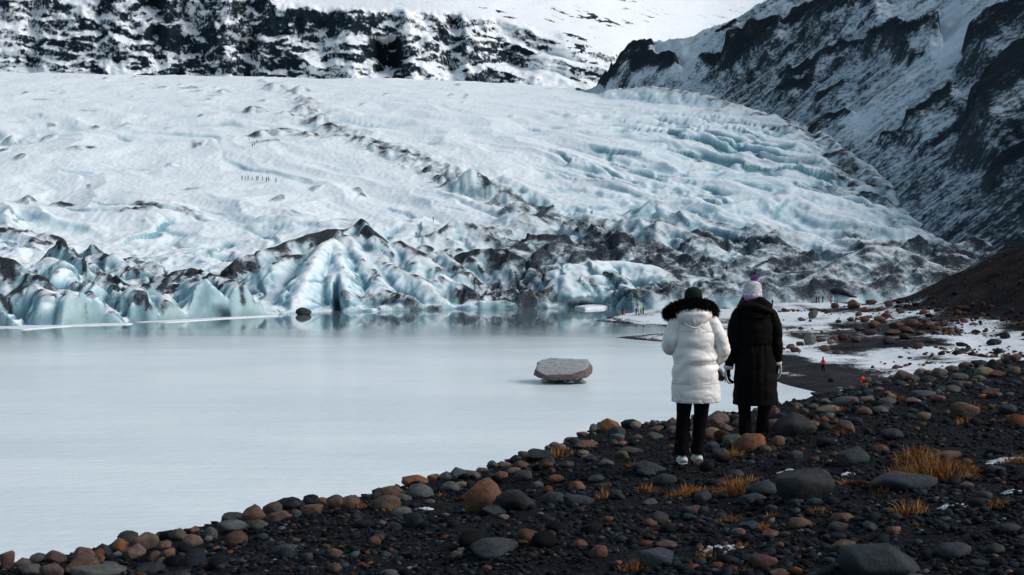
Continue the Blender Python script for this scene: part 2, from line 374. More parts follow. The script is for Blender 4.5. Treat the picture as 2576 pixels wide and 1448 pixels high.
        d = np.sqrt(d*d+r*r)-r
        if p > 1.01: drop = k*w*(d/w)**p
        else: drop = k*d
        zr = zc-drop+.35*jit[S]*sstep(.5, 4, d)
        zo = z[S]
        hq = np.clip(.5+.5*(zr-zo)/.7, 0, 1)
        z[S] = zo*(1-hq)+zr*hq+.7*hq*(1-hq)*.5
        if p > 1.01:
            dirt[S] = dirt[S]*(1-.85*hq)
        if dr >= 0:
            dw2 = dw*(1.5 if dr > .5 and dw < 6 else 1)
            dd = dr*np.exp(-(d/dw2)**2)*(.62+.85*jit2[S])
            dd = dd*sstep(-5.5, -1.8, zr-zo)
            if True:
                L = sum(math.dist(P3[i][:2], P3[i+1][:2]) for i in range(len(P3)-1))
                ri = sstep(.12, .42, n2(par*L/1.5, d/11, 77))*np.exp(-(d/8)**2)*(.22+.5*dr)
                dd = np.maximum(dd, ri*sstep(-1.5, .2, zr-zo))
            dirt[S] = np.maximum(dirt[S], dd)
        if g > 0: green[S] = np.maximum(green[S], g*hq*np.exp(-(d/(w*1.2))**2))
    brk2 = fz*sstep(1750, 1500, xp)*(1-.72*np.exp(-((xp-930)/280)**4))
    z += brk2*(.55*fh1+1.5*fh2*fcx+1.5*fh3*fcy)
    clf = (1-sstep(.01, .14, f2-f1))*brk2*sstep(-.1, .3, n2(X/11, Y/11, 67))
    z -= 1.3*clf; hollow += .8*clf; dirt += .55*clf
    # ice front
    yf = np.interp(xp, FR_X, FR_Y)+1.2*n2(X/3.5, 0*X, 81)+2.0*n2(X/9, 0*X, 82)
    shore = xp < 1590
    k = 1.5+.7*n2(X/8, 0*X, 83)
    cliff = np.where(shore, (Y-yf)*(2.2+1.2*n2(X/6, 0*X, 84)), (Y-yf)*.8+.4)
    z = np.where(cliff < z, np.maximum(cliff, -2.5), z)
    z -= 2.0*sstep(.3, 1., 1-np.abs(xp-846)/16)*sstep(0, 1, 1-np.abs(Y-279)/14)*3
    green *= (1-sstep(1., 7., z))
    z += .18*n2(X/1.7, Y/2.2, 91)
    # talus where the ice meets the valley side
    mg = X-margin_x(Y)+5*n2(X/14, Y/18, 98)
    tal = np.exp(-((mg+1)/12)**2)*sstep(295, 330, Y)*(1-sstep(700, 800, Y))
    z += tal*(2.2*ridg2(X/11, Y/14, 3, 99)-.6)
    dirt += tal*(.30+.5*n2(X/9, Y/12, 97)+.35*n2(X/3.5, Y/5, 94))
    # undercut of the ice front
    P = np.stack([X, Y, z], -1)
    uc = np.maximum(sstep(0, 1, 1-np.abs(xp-1462)/62)*1.0, np.maximum(.35*sstep(0, 1, 1-np.abs(xp-545)/45), .5*sstep(0, 1, 1-np.abs(xp-846)/22)))
    uc = np.maximum(uc, .14*(shore)*sstep(-.1, .4, n2(X/8, 0*X, 95)))
    P[..., 1] += 9*uc*np.clip(1-(z-.2)/2.3, 0, 1)*(z < 2.5)
    N = grid_normals(P)
    steep = 1-np.abs(N[..., 2])
    conc = np.zeros_like(z)
    zb = (np.roll(z, 4, 0)+np.roll(z, -4, 0)+np.roll(z, 4, 1)+np.roll(z, -4, 1))/4-z
    blue = -.03+.95*sstep(.07, .5, steep)*(.62+.38*near)+np.clip(zb*.35, -.2, .35)+.13*right+.22*fbm2(X/25, Y/35, 3, 96)
    blue += .45*cut+.5*hollow
    blue *= 1-.35*sstep(650, 950, Y)
    crest = sstep(.06, .42, -zb)*near*sstep(1500, 1200, xp)*sstep(1.0, 3.0, z)
    dirt += .68*crest*sstep(-.25, .25, n2(X/10, Y/10, 87)+.5*n2(X/2.5, Y/3, 88))
    dirt += .30*fz*sstep(700, 560, xp)*sstep(.05, .5, n2((X+.8*Y)/3.2, (Y-.8*X)/16, 89))*sstep(1., 3., z)
    dirt += .25*sstep(.02, .3, steep)*hum
    dirt += (right+.45*(1-right))*mid*(.34*sstep(.25, .6, n2(ac/4.5, al/70, 101))+.22*sstep(.2, .6, n2(ac/1.8, al/34, 102)))
    dirt -= .05
    dirt = np.where(shore & (z < .9), np.maximum(dirt, .25), dirt)
    me = mesh_from('glacier', P.reshape(-1, 3), grid_faces(*z.shape), dict(dirt=np.clip(dirt, 0, 1.3).ravel(), blue=np.clip(blue, 0, 1).ravel(), green=green.ravel()), mats=[mat_glacier()])
    o = struct(link('glacier', me), 'pale blue glacier tongue with dirty ridges ending in the lake')
    # height lookup for people standing on it
    def zat(x, Yq):
        i = np.interp(Yq, rows, np.arange(len(rows))); j = np.interp(x, xs, np.arange(len(xs)))
        i0, j0 = int(i), int(j); fi, fj = i-i0, j-j0
        return float((z[i0, j0]*(1-fj)+z[i0, j0+1]*fj)*(1-fi)+(z[i0+1, j0]*(1-fj)+z[i0+1, j0+1]*fj)*fi)
    def find(x, y):
        j = int(np.interp(x, xs, np.arange(len(xs)))); yp = HZ-(z[:, j]-CAMZ)/rows*FPX
        vis = yp <= np.minimum.accumulate(yp)+1e-6
        k = np.nonzero(vis & (yp <= y) & (z[:, j] > .5))[0]
        i = int(k[0]) if len(k) else len(rows)-1
        return (x-CX)/FPX*rows[i], float(rows[i]), float(z[i, j])
    return zat, find
def far_n(X, Y): return 2.2*fbm2(X/60, Y/90, 3, 17)*sstep(560, 800, Y)+.9*np.maximum(0, ridg2(X/22, Y/40, 3, 18)-.5)*sstep(560, 700, Y)
glacier_z, glacier_find = glacier()
# ================================================================ MOUNTAINS
def mat_mountain(name, rockc, snowc, sc, streak=0.0, lo=.34, hi=.70):
    t = NT(name)
    w = t.coord('World')
    snow = t.attr('snow'); dark = t.attr('dark')
    n1 = t.noise(w, sc, 7, .68); n2_ = t.noise(w, sc*5, 5, .65)
    ns = t.noise(t.coord('World', (.12, 1, .35) if streak > .52 else (.5, .5, 2.2)), sc*2.2, 5, .7)
    v = t.math('ADD', snow, t.math('MULTIPLY', t.math('SUBTRACT', n1, .5), 1.1))
    v = t.math('ADD', v, t.math('MULTIPLY', t.math('SUBTRACT', n2_, .5), 1.5))
    if streak: v = t.math('ADD', v, t.math('MULTIPLY', t.math('SUBTRACT', ns, .5), streak))
    f = t.step(lo, hi, v)
    rock = t.ramp(n1, [(.3, tuple(.45*c for c in rockc)), (.6, rockc), (.8, tuple(2.2*c for c in rockc))])
    rock = t.mix(dark, rock, tuple(.45*c for c in rockc)+(1,))
    t.bump(t.math('ADD', n1, t.math('MULTIPLY', n2_, .4)), .8, .35/sc*.3)
    return t.set(t.mix(f, rock, snowc), .95, .05)

def cliffs():
    """dark cliffs with snow on their ledges, standing behind the glacier"""
    xs = np.arange(-450, 2150, 3.2); nr = 270
    zr = np.linspace(0, 1, nr)
    xp = np.repeat(xs[None, :], nr, 0)
    Z = np.repeat((110+130*zr+190*zr**3)[:, None], len(xs), 1)
    D0 = 1060.; X = (xp-CX)/FPX*D0
    yp = HZ-(Z-CAMZ)/1085*FPX
    soft = lambda px, py: np.repeat(blur1(blur1(np.interp(xs, px, py), 61), 61)[None, :], nr, 0)      # no kinks along the face
    ytop = soft([-450, 600, 690, 760, 860, 960, 1040, 1130, 1260, 1400, 1600], [-130, -60, 0, 10, 14, 22, 6, 12, 16, 34, 120])
    ztop = CAMZ+(HZ-ytop)/FPX*1085+5*n2(X/22, 0*X, 3)+2*n2(X/6, 0*X, 4)
    lean = soft([-450, 950, 1180, 1350, 1600, 2150], [.42, .42, .6, .95, 1.1, 1.15])
    GUL = [(85, 16, 9), (250, 18, 5), (395, 22, 11), (628, 24, 11), (812, 20, 5), (1142, 16, 10), (1030, 22, -10), (560, 40, -10), (300, 50, -12), (880, 30, -9)]
    zone = np.searchsorted(np.array([85, 172, 250, 395, 470, 628, 720, 812, 930, 1010, 1142, 1250, 1340]), xp+10*n2(Z/40, X/200, 2))
    off = np.array([3, 11, 8, 18, 12, 4, 15, 6, 19, 14, 14, 14, 14, 14.])[zone]
    wob = off+13*n2(X/55, Z/45, 5)+6*n2(X/19, Z/18, 6)
    dip = soft([-450, 900, 1200, 1700], [0, .02, .14, .22])*X
    q = (Z+wob+dip)/27.0
    stp = np.floor(q)+sstep(.60, 1.0, q-np.floor(q))
    q2 = (Z+.7*wob+dip+5*n2(X/26, Z/14, 8))/11.0
    stp2 = np.floor(q2)+sstep(.5, 1.0, q2-np.floor(q2))
    ztop_s = CAMZ+(HZ-ytop)/FPX*1085; over = np.maximum(0, Z-ztop_s)
    fc = 1-sstep(-6, 10, Z-ztop_s)
    Yc = D0+lean*(fc*(.55*(stp*27.0)+.45*(stp2*11.0)-wob-dip)+(1-fc)*Z-110)
    Yc += over*1.1+6*fbm2(X/60, Z/50, 3, 9)*sstep(0, 20, over)
    face = 1-sstep(-4, 6, Z-ztop)
    hard = face*soft([900, 1250, 1500, 1800], [1, .8, .45, .3])
    xt = X+.35*Z*n2(X/160, 0*X, 17)+9*n2(X/30, Z/30, 18)
    Yc += hard*(17*n2(xt/70, Z/120, 11)-11*(ridg2((xt+.5*Z)/48, (Z-.15*xt)/40, 4, 12, .5)-.45)+2.2*n2(X/8, Z/11, 13)+1.0*n2(X/4, Z/5, 14))
    for gx, w, dp in GUL:
        cx = gx+14*n2(Z/50, 0*Z+gx, 15)
        Yc += face*dp*np.exp(-((xp-cx)/w)**2)
    alc = np.exp(-(((xp-975+26*n2(X/14, Z/16, 31))/40)**2+((yp-142+24*n2(X/12, Z/14, 32))/58)**2)**2)*face
    Yc += 22*alc
    Yc += 120*sstep(1400, 1900, xp)*sstep(0, 1, zr[:, None]*1.3)
    Xw = (xp-CX)/FPX*Yc
    P = np.stack([Xw, Yc, Z], -1)
    nz = np.abs(grid_normals(P)[..., 2])
    for _ in range(2): nz = (nz+np.roll(nz, 1, 1)+np.roll(nz, -1, 1)+np.roll(nz, 1, 0)+np.roll(nz, -1, 0))/5
    snow = .25+.56*sstep(.20, .78, nz)
    snow += .22*n2(X/30, Z/26, 23)+.12*n2(X/11, Z/9, 24)+.35*(1-face)+np.interp(xp, [850, 1050, 1250, 1500], [0, .06, .14, .30])
    snow += .20*sstep(168, 150, Z+8*n2(X/20, Z/20, 26))*sstep(-.25, .2, n2(X/40, Z/60, 25))
    snow += .16*sstep(190, 20, xp)
    snow -= .5*alc+.25*np.exp(-((xp-430)/40)**2-((yp-70)/60)**2)+.25*np.exp(-((xp-700)/60)**2-((yp-100)/50)**2)+.22*np.exp(-((xp-1230)/60)**2-((yp-130)/45)**2)
    snow = np.minimum(snow, .92)
    strat = sstep(.10, .38, n2((X+.6*Z)/38, (Z+.28*X+5*n2(X/30, Z/30, 41))/6.5, 42))*sstep(-.1, .3, n2(X/50, Z/40, 43)+.12)
    snow -= .72*strat*sstep(-.35, .25, n2(X/9, Z/4, 45)+n2(X/4, Z/2.5, 46)*.6)*sstep(1080, 1220, xp)*(1-.5*sstep(1450, 1800, xp))
    snow += .55*np.exp(-((xp-974-3*n2(Z/9, 0*Z, 2))/2.6)**2)*alc
    me = mesh_from('cliffs', P.reshape(-1, 3), grid_faces(*Z.shape), dict(snow=np.clip(snow, 0, 1.2).ravel(), dark=np.clip(.3+alc, 0, 1).ravel()),
                   mats=[mat_mountain('snowy_cliff_rock', (.016, .033, .047), (.80, .86, .90, 1), .07, .5, .30, .74)])
    struct(link('mountain_cliffs', me), 'dark layered cliffs dusted with snow behind the glacier')
cliffs()

def valley_side():
    """steep valley side right of the glacier: dusted scree with dark rock bands"""
    xs = np.arange(1430, 3060, 3.6); nr = 300
    Ysam = np.linspace(300, 1500, 1500)
    yc = np.interp(xs, [1430, 1530, 1560, 1590, 1650, 1720, 1780, 1850, 1930, 2000, 2200, 3100], [240, 208, 160, 116, 105, 100, 75, 45, 0, -60, -180, -250])
    Yg = np.zeros((nr, len(xs))); Zg = np.zeros_like(Yg); over = np.zeros_like(Yg)
    for j, x in enumerate(xs):
        Xs = (x-CX)/FPX*Ysam
        zz = base_z(np.minimum(Ysam, 930))-6+.80*np.maximum(-12, Xs-margin_x(Ysam))
        i0 = int(np.argmax(Xs >= margin_x(Ysam)-14))
        ypx = HZ-(zz-CAMZ)/Ysam*FPX
        rest = np.nonzero(ypx[i0:] < yc[j])[0]
        i1 = i0+int(rest[0]) if len(rest) else len(Ysam)-1
        i1 = max(i1, i0+4)
        Y_, Z_ = Ysam[i0:i1+1], zz[i0:i1+1]
        s = np.concatenate([[0], np.cumsum(np.hypot(np.diff(Z_), .35*np.diff(Y_)))])
        u = np.linspace(0, s[-1], nr-30)
        Yg[:nr-30, j] = np.interp(u, s, Y_); Zg[:nr-30, j] = np.interp(u, s, Z_)
        e = np.linspace(0, 1, 31)[1:]
        Yg[nr-30:, j] = Y_[-1]+e*90; Zg[nr-30:, j] = Z_[-1]+e*8-e*e*75
        over[nr-30:, j] = e
    xp = np.repeat(xs[None, :], nr, 0)
    yp = HZ-(Zg-CAMZ)/Yg*FPX
    X = (xp-CX)/FPX*Yg; Y = Yg; z = Zg.copy()
    rock = np.zeros_like(z)
    xw = xp+22*n2(X/14, Y/30, 5)+9*n2(X/5, Y/9, 7); yw = yp+16*n2(X/14, Y/30, 6)+8*n2(X/5, Y/9, 8)
    for pts, hw, A in [([(1845,150),(1895,112),(1990,78),(2085,50),(2190,34)], 30, 15), ([(1780,170),(1870,158),(1950,118)], 24, 10), ([(1540,205),(1575,150),(1620,140)], 30, 9), ([(1600,190),(1680,185)], 34, 12),
                       ([(1980,205),(2060,175),(2130,135),(2210,118),(2330,108)], 17, 8), ([(2190,135),(2340,112)], 17, 10), ([(2470,135),(2620,40)], 46, 16), ([(2470,330),(2560,230),(2700,150)], 60, 20), ([(2300,330),(2390,262)], 32, 10),
                       ([(1840,192),(1880,178)], 15, 6), ([(1950,245),(2040,215)], 16, 6), ([(2060,262),(2120,225)], 15, 6), ([(2040,330),(2140,290)], 12, 4), ([(1700,70),(1760,50)], 10, 4), ([(1790,95),(1850,70)], 12, 5), ([(2230,360),(2300,330)], 10, 4), ([(2700,320),(2900,200)], 70, 20), ([(2480,450),(2600,380)], 14, 5)]:
        d, _, sd, par = seg_dist(xw, yw, [(a, b, 0) for a, b in pts])
        v = -sd*d      # sign: above the band
        dx, dy = pts[-1][0]-pts[0][0], pts[-1][1]-pts[0][1]
        if dx < 0: v = -v
        end = 1-sstep(hw*.9, hw*1.8, d)
        v = np.where(d > 3*hw, -99, v)
        up = v        # positive: upper side of the image
        bump = sstep(-hw, -.45*hw, up)*(1-sstep(-.2*hw, 2.4*hw, up))
        z += .75*A*bump*sstep(3*hw, 1.2*hw, d)
        rock = np.maximum(rock, np.exp(-(np.abs(up+.3*hw)/(hw*.75))**4)*end)
    rough = 2.6*fbm2(X/22, Y/40, 5, 31, .55)+1.6*(ridg2(Y/15, X/60, 3, 33)-.5)
    z += rough*np.clip(Y/500, .5, 1.4)
    P = np.stack([X, Y, z], -1); N = grid_normals(P); nz = np.abs(N[..., 2])
    st = n2(Y/5.5+X/30, X/46, 35)*.6+n2(Y/2.3+X/14, X/22, 36)*.5
    hgt = np.interp(yp, [-100, 80, 200, 350, 500, 650], [.66, .66, .57, .52, .48, .44])
    hgt -= .16*sstep(2250, 2600, xp)*sstep(60, 300, yp)
    snow = hgt+.30*st+.9*(nz-.72)+.16*n2(X/45, Y/60, 37)
    snow += .5*np.exp(-((xp-2290)/70)**2-((yp-105)/55)**2)*0+.45*np.exp(-((xp-2390)/80)**2-((yp-120)/40)**2)+.35*np.exp(-((xp-2420)/60)**2-((yp-60)/40)**2)+.28*np.exp(-((xp-2160)/45)**2-((yp-300)/40)**2)
    snow += .35*sstep(1900, 1700, xp)*(1-rock)
    snow -= .62*rock
    dk = np.clip(rock+.25*sstep(2350, 2600, xp), 0, 1)
    me = mesh_from('valley_side', P.reshape(-1, 3), grid_faces(*z.shape), dict(snow=np.clip(snow, 0, 1).ravel(), dark=dk.ravel()),
                   mats=[mat_mountain('dusted_scree', (.036, .052, .065), (.53, .62, .69, 1), .11, .6, .24, .90)])
    struct(link('mountain_valley_side', me), 'steep dark scree slope streaked with thin snow beside the glacier')
valley_side()

# ================================================================ BEACH AND MORAINE SLOPE
SHORE = [(2600,1010),(2250,1010),(2080,992),(2010,975),(1950,958),(1880,930),(1800,905),(1740,880),(1690,862),(1620,857),(1562,851),(1600,845),(1700,838),(1740,828),(1640,818),(1560,814),(1487,808),(1530,799),(1570,791),(1640,786),(1700,782)]
SHW = [((x-CX)/FPX*(CAMZ*FPX/(y-HZ)), CAMZ*FPX/(y-HZ), 0) for x, y in SHORE]
def shore_sd(X, Y):
    d, _, sd, _ = seg_dist(X, Y, SHW)
    # inside test: even-odd with a polygon closed far to the right
    poly = [(p[0], p[1]) for p in SHW]+[(400, 330), (400, 60), (45, 60), (SHW[0][0], SHW[0][1])]
    ins = np.zeros(X.shape, bool)
    for i in range(len(poly)):
        (x1, y1), (x2, y2) = poly[i], poly[(i+1) % len(poly)]
        c = ((y1 > Y) != (y2 > Y)) & (X < (x2-x1)*(Y-y1)/((y2-y1) if abs(y2-y1) > 1e-9 else 1e-9)+x1)
        ins ^= c
    return np.where(ins, d, -d)
def beach_h(X, Y):
    sd = shore_sd(X+1.2*n2(X/6, Y/6, 2), Y+3.*n2(X/7, Y/9, 3))
    z = np.where(sd > 0, 1.9*(1-np.exp(-sd*.045)), np.maximum(sd*.12, -2.))
    toe = np.interp(Y, [60, 110, 160, 200, 240, 300], [30, 48, 62, 63, 64, 72])
    t = X-toe
    z = z+np.where(t > 0, .12*np.minimum(t, 14)+.50*np.maximum(0, t-14)*sstep(60, 170, Y), 0)
    z = z-.10*np.maximum(0, Y-245)*sstep(0, 25, t)*1.2
    z = z+sstep(.0, 6, sd)*(.45*fbm2(X/9, Y/12, 4, 5)+.9*np.maximum(0, n2(X/22, Y/30, 6))+.5*sstep(0, 10, t)*fbm2(X/5, Y/6, 3, 7))
    return z, sd, t
def mat_beach():
    t = NT('snowy_gravel')
    w = t.coord('World'); n1 = t.noise(w, .55, 7, .7); n2_ = t.noise(w, 3.2, 5, .7)
    snow = t.attr('snow'); red = t.attr('red')
    v = t.math('ADD', snow, t.math('ADD', t.math('MULTIPLY', t.math('SUBTRACT', n1, .5), .8), t.math('MULTIPLY', t.math('SUBTRACT', n2_, .5), .8)))
    f = t.step(.36, .66, v)
    g = t.ramp(n2_, [(.25, (.008, .009, .011)), (.55, (.028, .029, .033)), (.8, (.075, .072, .075))])
    big = t.noise(w, .12, 5, .65)
    v = t.math('ADD', v, t.math('MULTIPLY', t.math('SUBTRACT', big, .5), .8))
    f = t.step(.36, .66, v)
    g = t.mix(red, g, t.ramp(n2_, [(.25, (.008, .0072, .0085)), (.55, (.020, .0165, .0180)), (.8, (.058, .041, .040))]))
    g = t.mix(1.0, g, t.ramp(big, [(.35, (.5, .5, .55)), (.5, (1, 1, 1)), (.65, (1.7, 1.6, 1.55))]), 'MULTIPLY')
    t.bump(t.math('ADD', n1, t.math('MULTIPLY', n2_, .5)), .9, .35)
    return t.set(t.mix(f, g, (.74, .80, .84, 1)), .95, .05)
def beach():
    xs = np.arange(1380, 3060, 4.0); rows = np.geomspace(58, 330, 420)
    xp = np.repeat(xs[None, :], len(rows), 0); Y = np.repeat(rows[:, None], len(xs), 1); X = (xp-CX)/FPX*Y
    z, sd, t = beach_h(X, Y)
    yp = HZ-(z-CAMZ)/Y*FPX
    snow = .62+.34*n2(X/14, Y/30, 11)+.26*n2(X/5, Y/14, 12)
    snow -= .62*sstep(2, 20, t+4*n2(X/6, Y/8, 13))
    snow += .22*sstep(12, 40, t)*sstep(.0, .5, n2(X/7+Y/30, Y/26, 19)+.3*n2(X/2.5, Y/9, 20))+.35*np.exp(-((t-6)/7)**2)*sstep(.0, .4, n2(X/12, Y/30, 14))*sstep(190, 150, Y)
    for pts, hw, a in [([(1930,903),(2000,915),(2075,935),(2150,957),(2230,975)], 15, .6), ([(1940,957),(2020,963),(2100,978)], 9, .6), ([(1540,806),(1640,810)], 3, .3), ([(2080,880),(2200,860),(2330,850),(2500,850)], 16, .3), ([(2100,820),(2250,830),(2400,815)], 14, .3)]:
        d, _, _, _ = seg_dist(xp+22*n2(X/4, Y/9, 15)+10*n2(X/1.3, Y/3, 17), yp+9*n2(X/3, Y/7, 16)+4*n2(X/1.2, Y/3, 18), [(x, y, 0) for x, y in pts])
        snow -= a*(1-sstep(hw*.2, hw*1.9, d))
    snow -= .35*sstep(2.2, .2, np.abs(sd))
    red = sstep(6, 26, t)*sstep(120, 150, Y)
    me = mesh_from('beach', np.stack([X, Y, z], -1).reshape(-1, 3), grid_faces(*z.shape), dict(snow=np.clip(snow, 0, 1).ravel(), red=np.clip(red, 0, 1).ravel()), mats=[mat_beach()])
    struct(link('beach_ground', me), 'snow dusted gravel beach rising to a dark reddish scree slope')
beach()
def beach_z(x, Y):
    return float(beach_h(np.array([[x]]), np.array([[Y]]))[0][0, 0])

# ================================================================ LAKE
def lake():
    t = NT('lake_water')
    w = t.coord('World'); ws = t.coord('World', (.35, 1, 1))
    sep = t.new('ShaderNodeSeparateXYZ'); t.link(t.new('ShaderNodeNewGeometry').outputs['Position'], sep.inputs[0])
    big = t.noise(t.coord('World', (.02, .06, 1)), 1.0, 4, .6)
    edge = t.math('ADD', sep.outputs['Y'], t.math('MULTIPLY', t.math('SUBTRACT', big, .5), 46))
    open_ = t.step(158, 236, edge)                     # ruffled water under skim ice near the bank, still open water by the ice front
    rip = t.noise(ws, 3.2, 3, .6); rip2 = t.noise(t.coord('World', (.5, 1.6, 1)), 1.1, 4, .6); fro = t.noise(w, 9, 3, .7)
    streak = t.noise(t.coord('World', (.05, .9, 1)), 1.0, 4, .6)
    wind = t.noise(t.coord('World', (.022, .05, 1)), 1.0, 5, .62)
    skim = t.mix(t.math('ADD', t.math('MULTIPLY', t.step(.35, .75, streak), .35), t.math('MULTIPLY', t.step(.36, .62, wind), .65)), (.66, .76, .80, 1), (.82, .895, .92, 1))
    col = t.mix(open_, skim, (.115, .165, .18, 1))
    rough = t.math('ADD', t.math('MULTIPLY', t.math('SUBTRACT', 1.0, open_), .17), .045)
    b = t.new('ShaderNodeBump'); b.inputs['Distance'].default_value = .25
    t.link(t.math('MULTIPLY', t.math('SUBTRACT', 1.0, open_), .38), b.inputs['Strength'])
    t.link(t.math('ADD', t.math('MULTIPLY', rip2, .9), t.math('MULTIPLY', rip, .5)), b.inputs['Height'])
    t.link(b.outputs[0], t.b.inputs['Normal'])
    m = t.set(col, rough, .5, IOR=1.33)
    V = [(-900, -300, 0), (900, -300, 0), (900, 420, 0), (-900, 420, 0)]
    me = mesh_from('lake', V, [[0, 1, 2, 3]], smooth=False, mats=[m])
    struct(link('lake_water', me), 'pale milky glacial lake with still reflections by the ice')
    V = [(-3000, -1500, -4), (3000, -1500, -4), (3000, 4000, -4), (-3000, 4000, -4)]
    struct(link('ground', mesh_from('ground', V, [[0, 1, 2, 3]], smooth=False, mats=[NT('lake_bed').set((.03, .032, .035), .9)])), 'dark ground under the lake and hills')
lake()
# ================================================================ NEAR BANK
CR_X = np.array([-700,-400,0,150,300,500,700,900,1100,1200,1350,1500,1700,1900,2060,2150,2250,2400,2576,3000,3400.])
CR_P = np.array([1560,1500,1428,1408,1375,1335,1296,1260,1218,1194,1138,1088,1054,1038,992,980,955,930,908,862,830.])
def plane_Y(x, y):
    """distance at which the ray through (x, y) meets the bank's mean slope"""
    return 1.263/np.maximum(.02, (y-HZ)/FPX+.128*(x-CX)/FPX-.0907)
CR_D = plane_Y(CR_X, CR_P)
def crest_Y(X, Y):
    x = CX+FPX*X/np.maximum(Y, .5)
    return np.interp(x, CR_X, CR_D)
def bank_z(X, Y):
    X = np.asarray(X, float); Y = np.asarray(Y, float)
    yc = crest_Y(X, Y)+.25*n2(X/1.1, Y/1.1, 3)
    Ye = np.minimum(Y, yc)
    Xe = X*Ye/np.maximum(Y, .1)
    z = 13.337+.128*Xe-.0907*Ye+.05*n2(X/1.6, Y/1.6, 1)+.02*n2(X/.5, Y/.5, 2)
    o = np.maximum(0, Y-yc)
    return np.maximum(z-np.where(o < 1.5, .28*o*o/1.5+.1*o, .28*1.5+.15+.78*(o-1.5)), -3)
def on_bank(x, y):
    """the spot of the bank seen at (x, y)"""
    Y = float(plane_Y(x, y)); Yc = float(np.interp(x, CR_X, CR_D))
    Y = min(Y, Yc+.35)
    for _ in range(4):
        X = (x-CX)/FPX*Y
        z = float(bank_z(X, Y))
        if Y < Yc-.3:
            d = (CAMZ-z)*FPX/(y-HZ); Y = .5*Y+.5*min(d, Yc+.3)
    X = (x-CX)/FPX*Y
    return X, Y, float(bank_z(X, Y))
def mat_bank():
    t = NT('black_gravel')
    w = t.coord('World'); v = t.voro(w, 26, 'F1', 0); vc = t.voro(w, 26, 'F1', 1); v2 = t.voro(w, 60, 'F1', 0); n1 = t.noise(w, 1.2, 5, .6)
    sepc = t.new('ShaderNodeSeparateColor'); t.link(vc, sepc.inputs[0])
    c = t.ramp(sepc.outputs[0], [(0, (.0035, .0042, .0055)), (.5, (.008, .0092, .0115)), (.85, (.014, .0150, .018)), (.95, (.026, .020, .018)), (1, (.04, .040, .043))])
    c = t.mix(t.math('MULTIPLY', n1, .55), c, (.0062, .007, .009, 1))
    t.bump(t.math('SUBTRACT', t.math('MULTIPLY', v, -1), t.math('MULTIPLY', v2, .35)), .9, .03)
    return t.set(c, .9, .06)
def bank():
    xs = np.arange(-700, 3400, 9.0)
    u = np.concatenate([np.linspace(0, 1, 170), 1+np.linspace(.012, 1, 60)**1.4*1.6])
    yc = np.interp(xs, CR_X, CR_D)
    Y = np.where(u[:, None] <= 1, 2.6+(yc[None, :]-2.6)*u[:, None], yc[None, :]+(u[:, None]-1)*16)
    X = (xs[None, :]-CX)/FPX*Y
    z = bank_z(X, Y)+.018*n2(X/.16, Y/.16, 5)
    me = mesh_from('bank', np.stack([X, Y, z], -1).reshape(-1, 3), grid_faces(*z.shape), mats=[mat_bank()])
    struct(link('bank_ground', me), 'dark gravel bank sloping down to the lake')
bank()
# ================================================================ STONES
def ico(sub):
    bm = bmesh.new(); bmesh.ops.create_icosphere(bm, subdivisions=sub, radius=1)
    V = np.array([v.co[:] for v in bm.verts]); F = np.array([[v.index for v in f.verts] for f in bm.faces]); bm.free()
    return V, F
ICO1, ICO2, ICO3, ICO4 = ico(1), ico(2), ico(3), ico(4)
def rock_verts(V, seed, angular=.4, lump=.28, fine=.04):
    r = np.random.default_rng(seed); V = V.copy()
    V *= (1+lump*n3(V[:, 0]*.9, V[:, 1]*.9, V[:, 2]*.9, seed)[:, None]+lump*.5*n3(V[:, 0]*2, V[:, 1]*2, V[:, 2]*2, seed+9)[:, None])
    for _ in range(int(4+9*angular)):
        n = r.normal(size=3); n /= np.linalg.norm(n); d = r.uniform(.55, .9)
        h = np.maximum(0, V@n-d); V -= (h*(.55+.43*angular))[:, None]*n
    V *= (1+fine*n3(V[:, 0]*5, V[:, 1]*5, V[:, 2]*5, seed+5)[:, None]+fine*.5*n3(V[:, 0]*11, V[:, 1]*11, V[:, 2]*11, seed+6)[:, None])
    lo, hi = V.min(0), V.max(0)
    return (V-(lo+hi)/2)/(hi-lo)
def mat_stone():
    t = NT('boulder_stone')
    oi = t.new('ShaderNodeObjectInfo'); w = t.coord('World')
    n1 = t.noise(w, 4, 6, .65); n2_ = t.noise(w, 22, 6, .7); n3_ = t.noise(w, 1.4, 3, .6)
    c = oi.outputs['Color']
    c = t.mix(t.step(.38, .66, n1), t.mix(.55, c, (.045, .052, .056, 1)), c)
    c = t.mix(t.step(.5, .75, n3_), c, (.085, .060, .047, 1))
    c = t.mix(1.0, c, t.ramp(n2_, [(.25, (.45, .45, .47)), (.5, (1, 1, 1)), (.75, (1.5, 1.45, 1.4))]), 'MULTIPLY')
    t.bump(t.math('ADD', n1, t.math('MULTIPLY', n2_, .6)), .7, .035)
    return t.set(c, .8, .12)
STONE = mat_stone()
PROTO = [mesh_from('boulder', rock_verts(ICO3[0], 100+i, .12+.1*(i % 3)), ICO3[1], mats=[STONE]) for i in range(10)]
PROTO_A = [mesh_from('angular_boulder', rock_verts(ICO3[0], 200+i, .75+.1*(i % 3), .22, .03), ICO3[1], mats=[STONE]) for i in range(8)]
COLS = dict(brown=(.125, .066, .043), orange=(.22, .085, .036), tan=(.19, .145, .105), pink=(.15, .095, .078), grey=(.085, .090, .092), slate=(.024, .033, .040), dark=(.009, .0115, .0135), red=(.10, .040, .028), pale=(.26, .25, .23), lgrey=(.15, .155, .155))
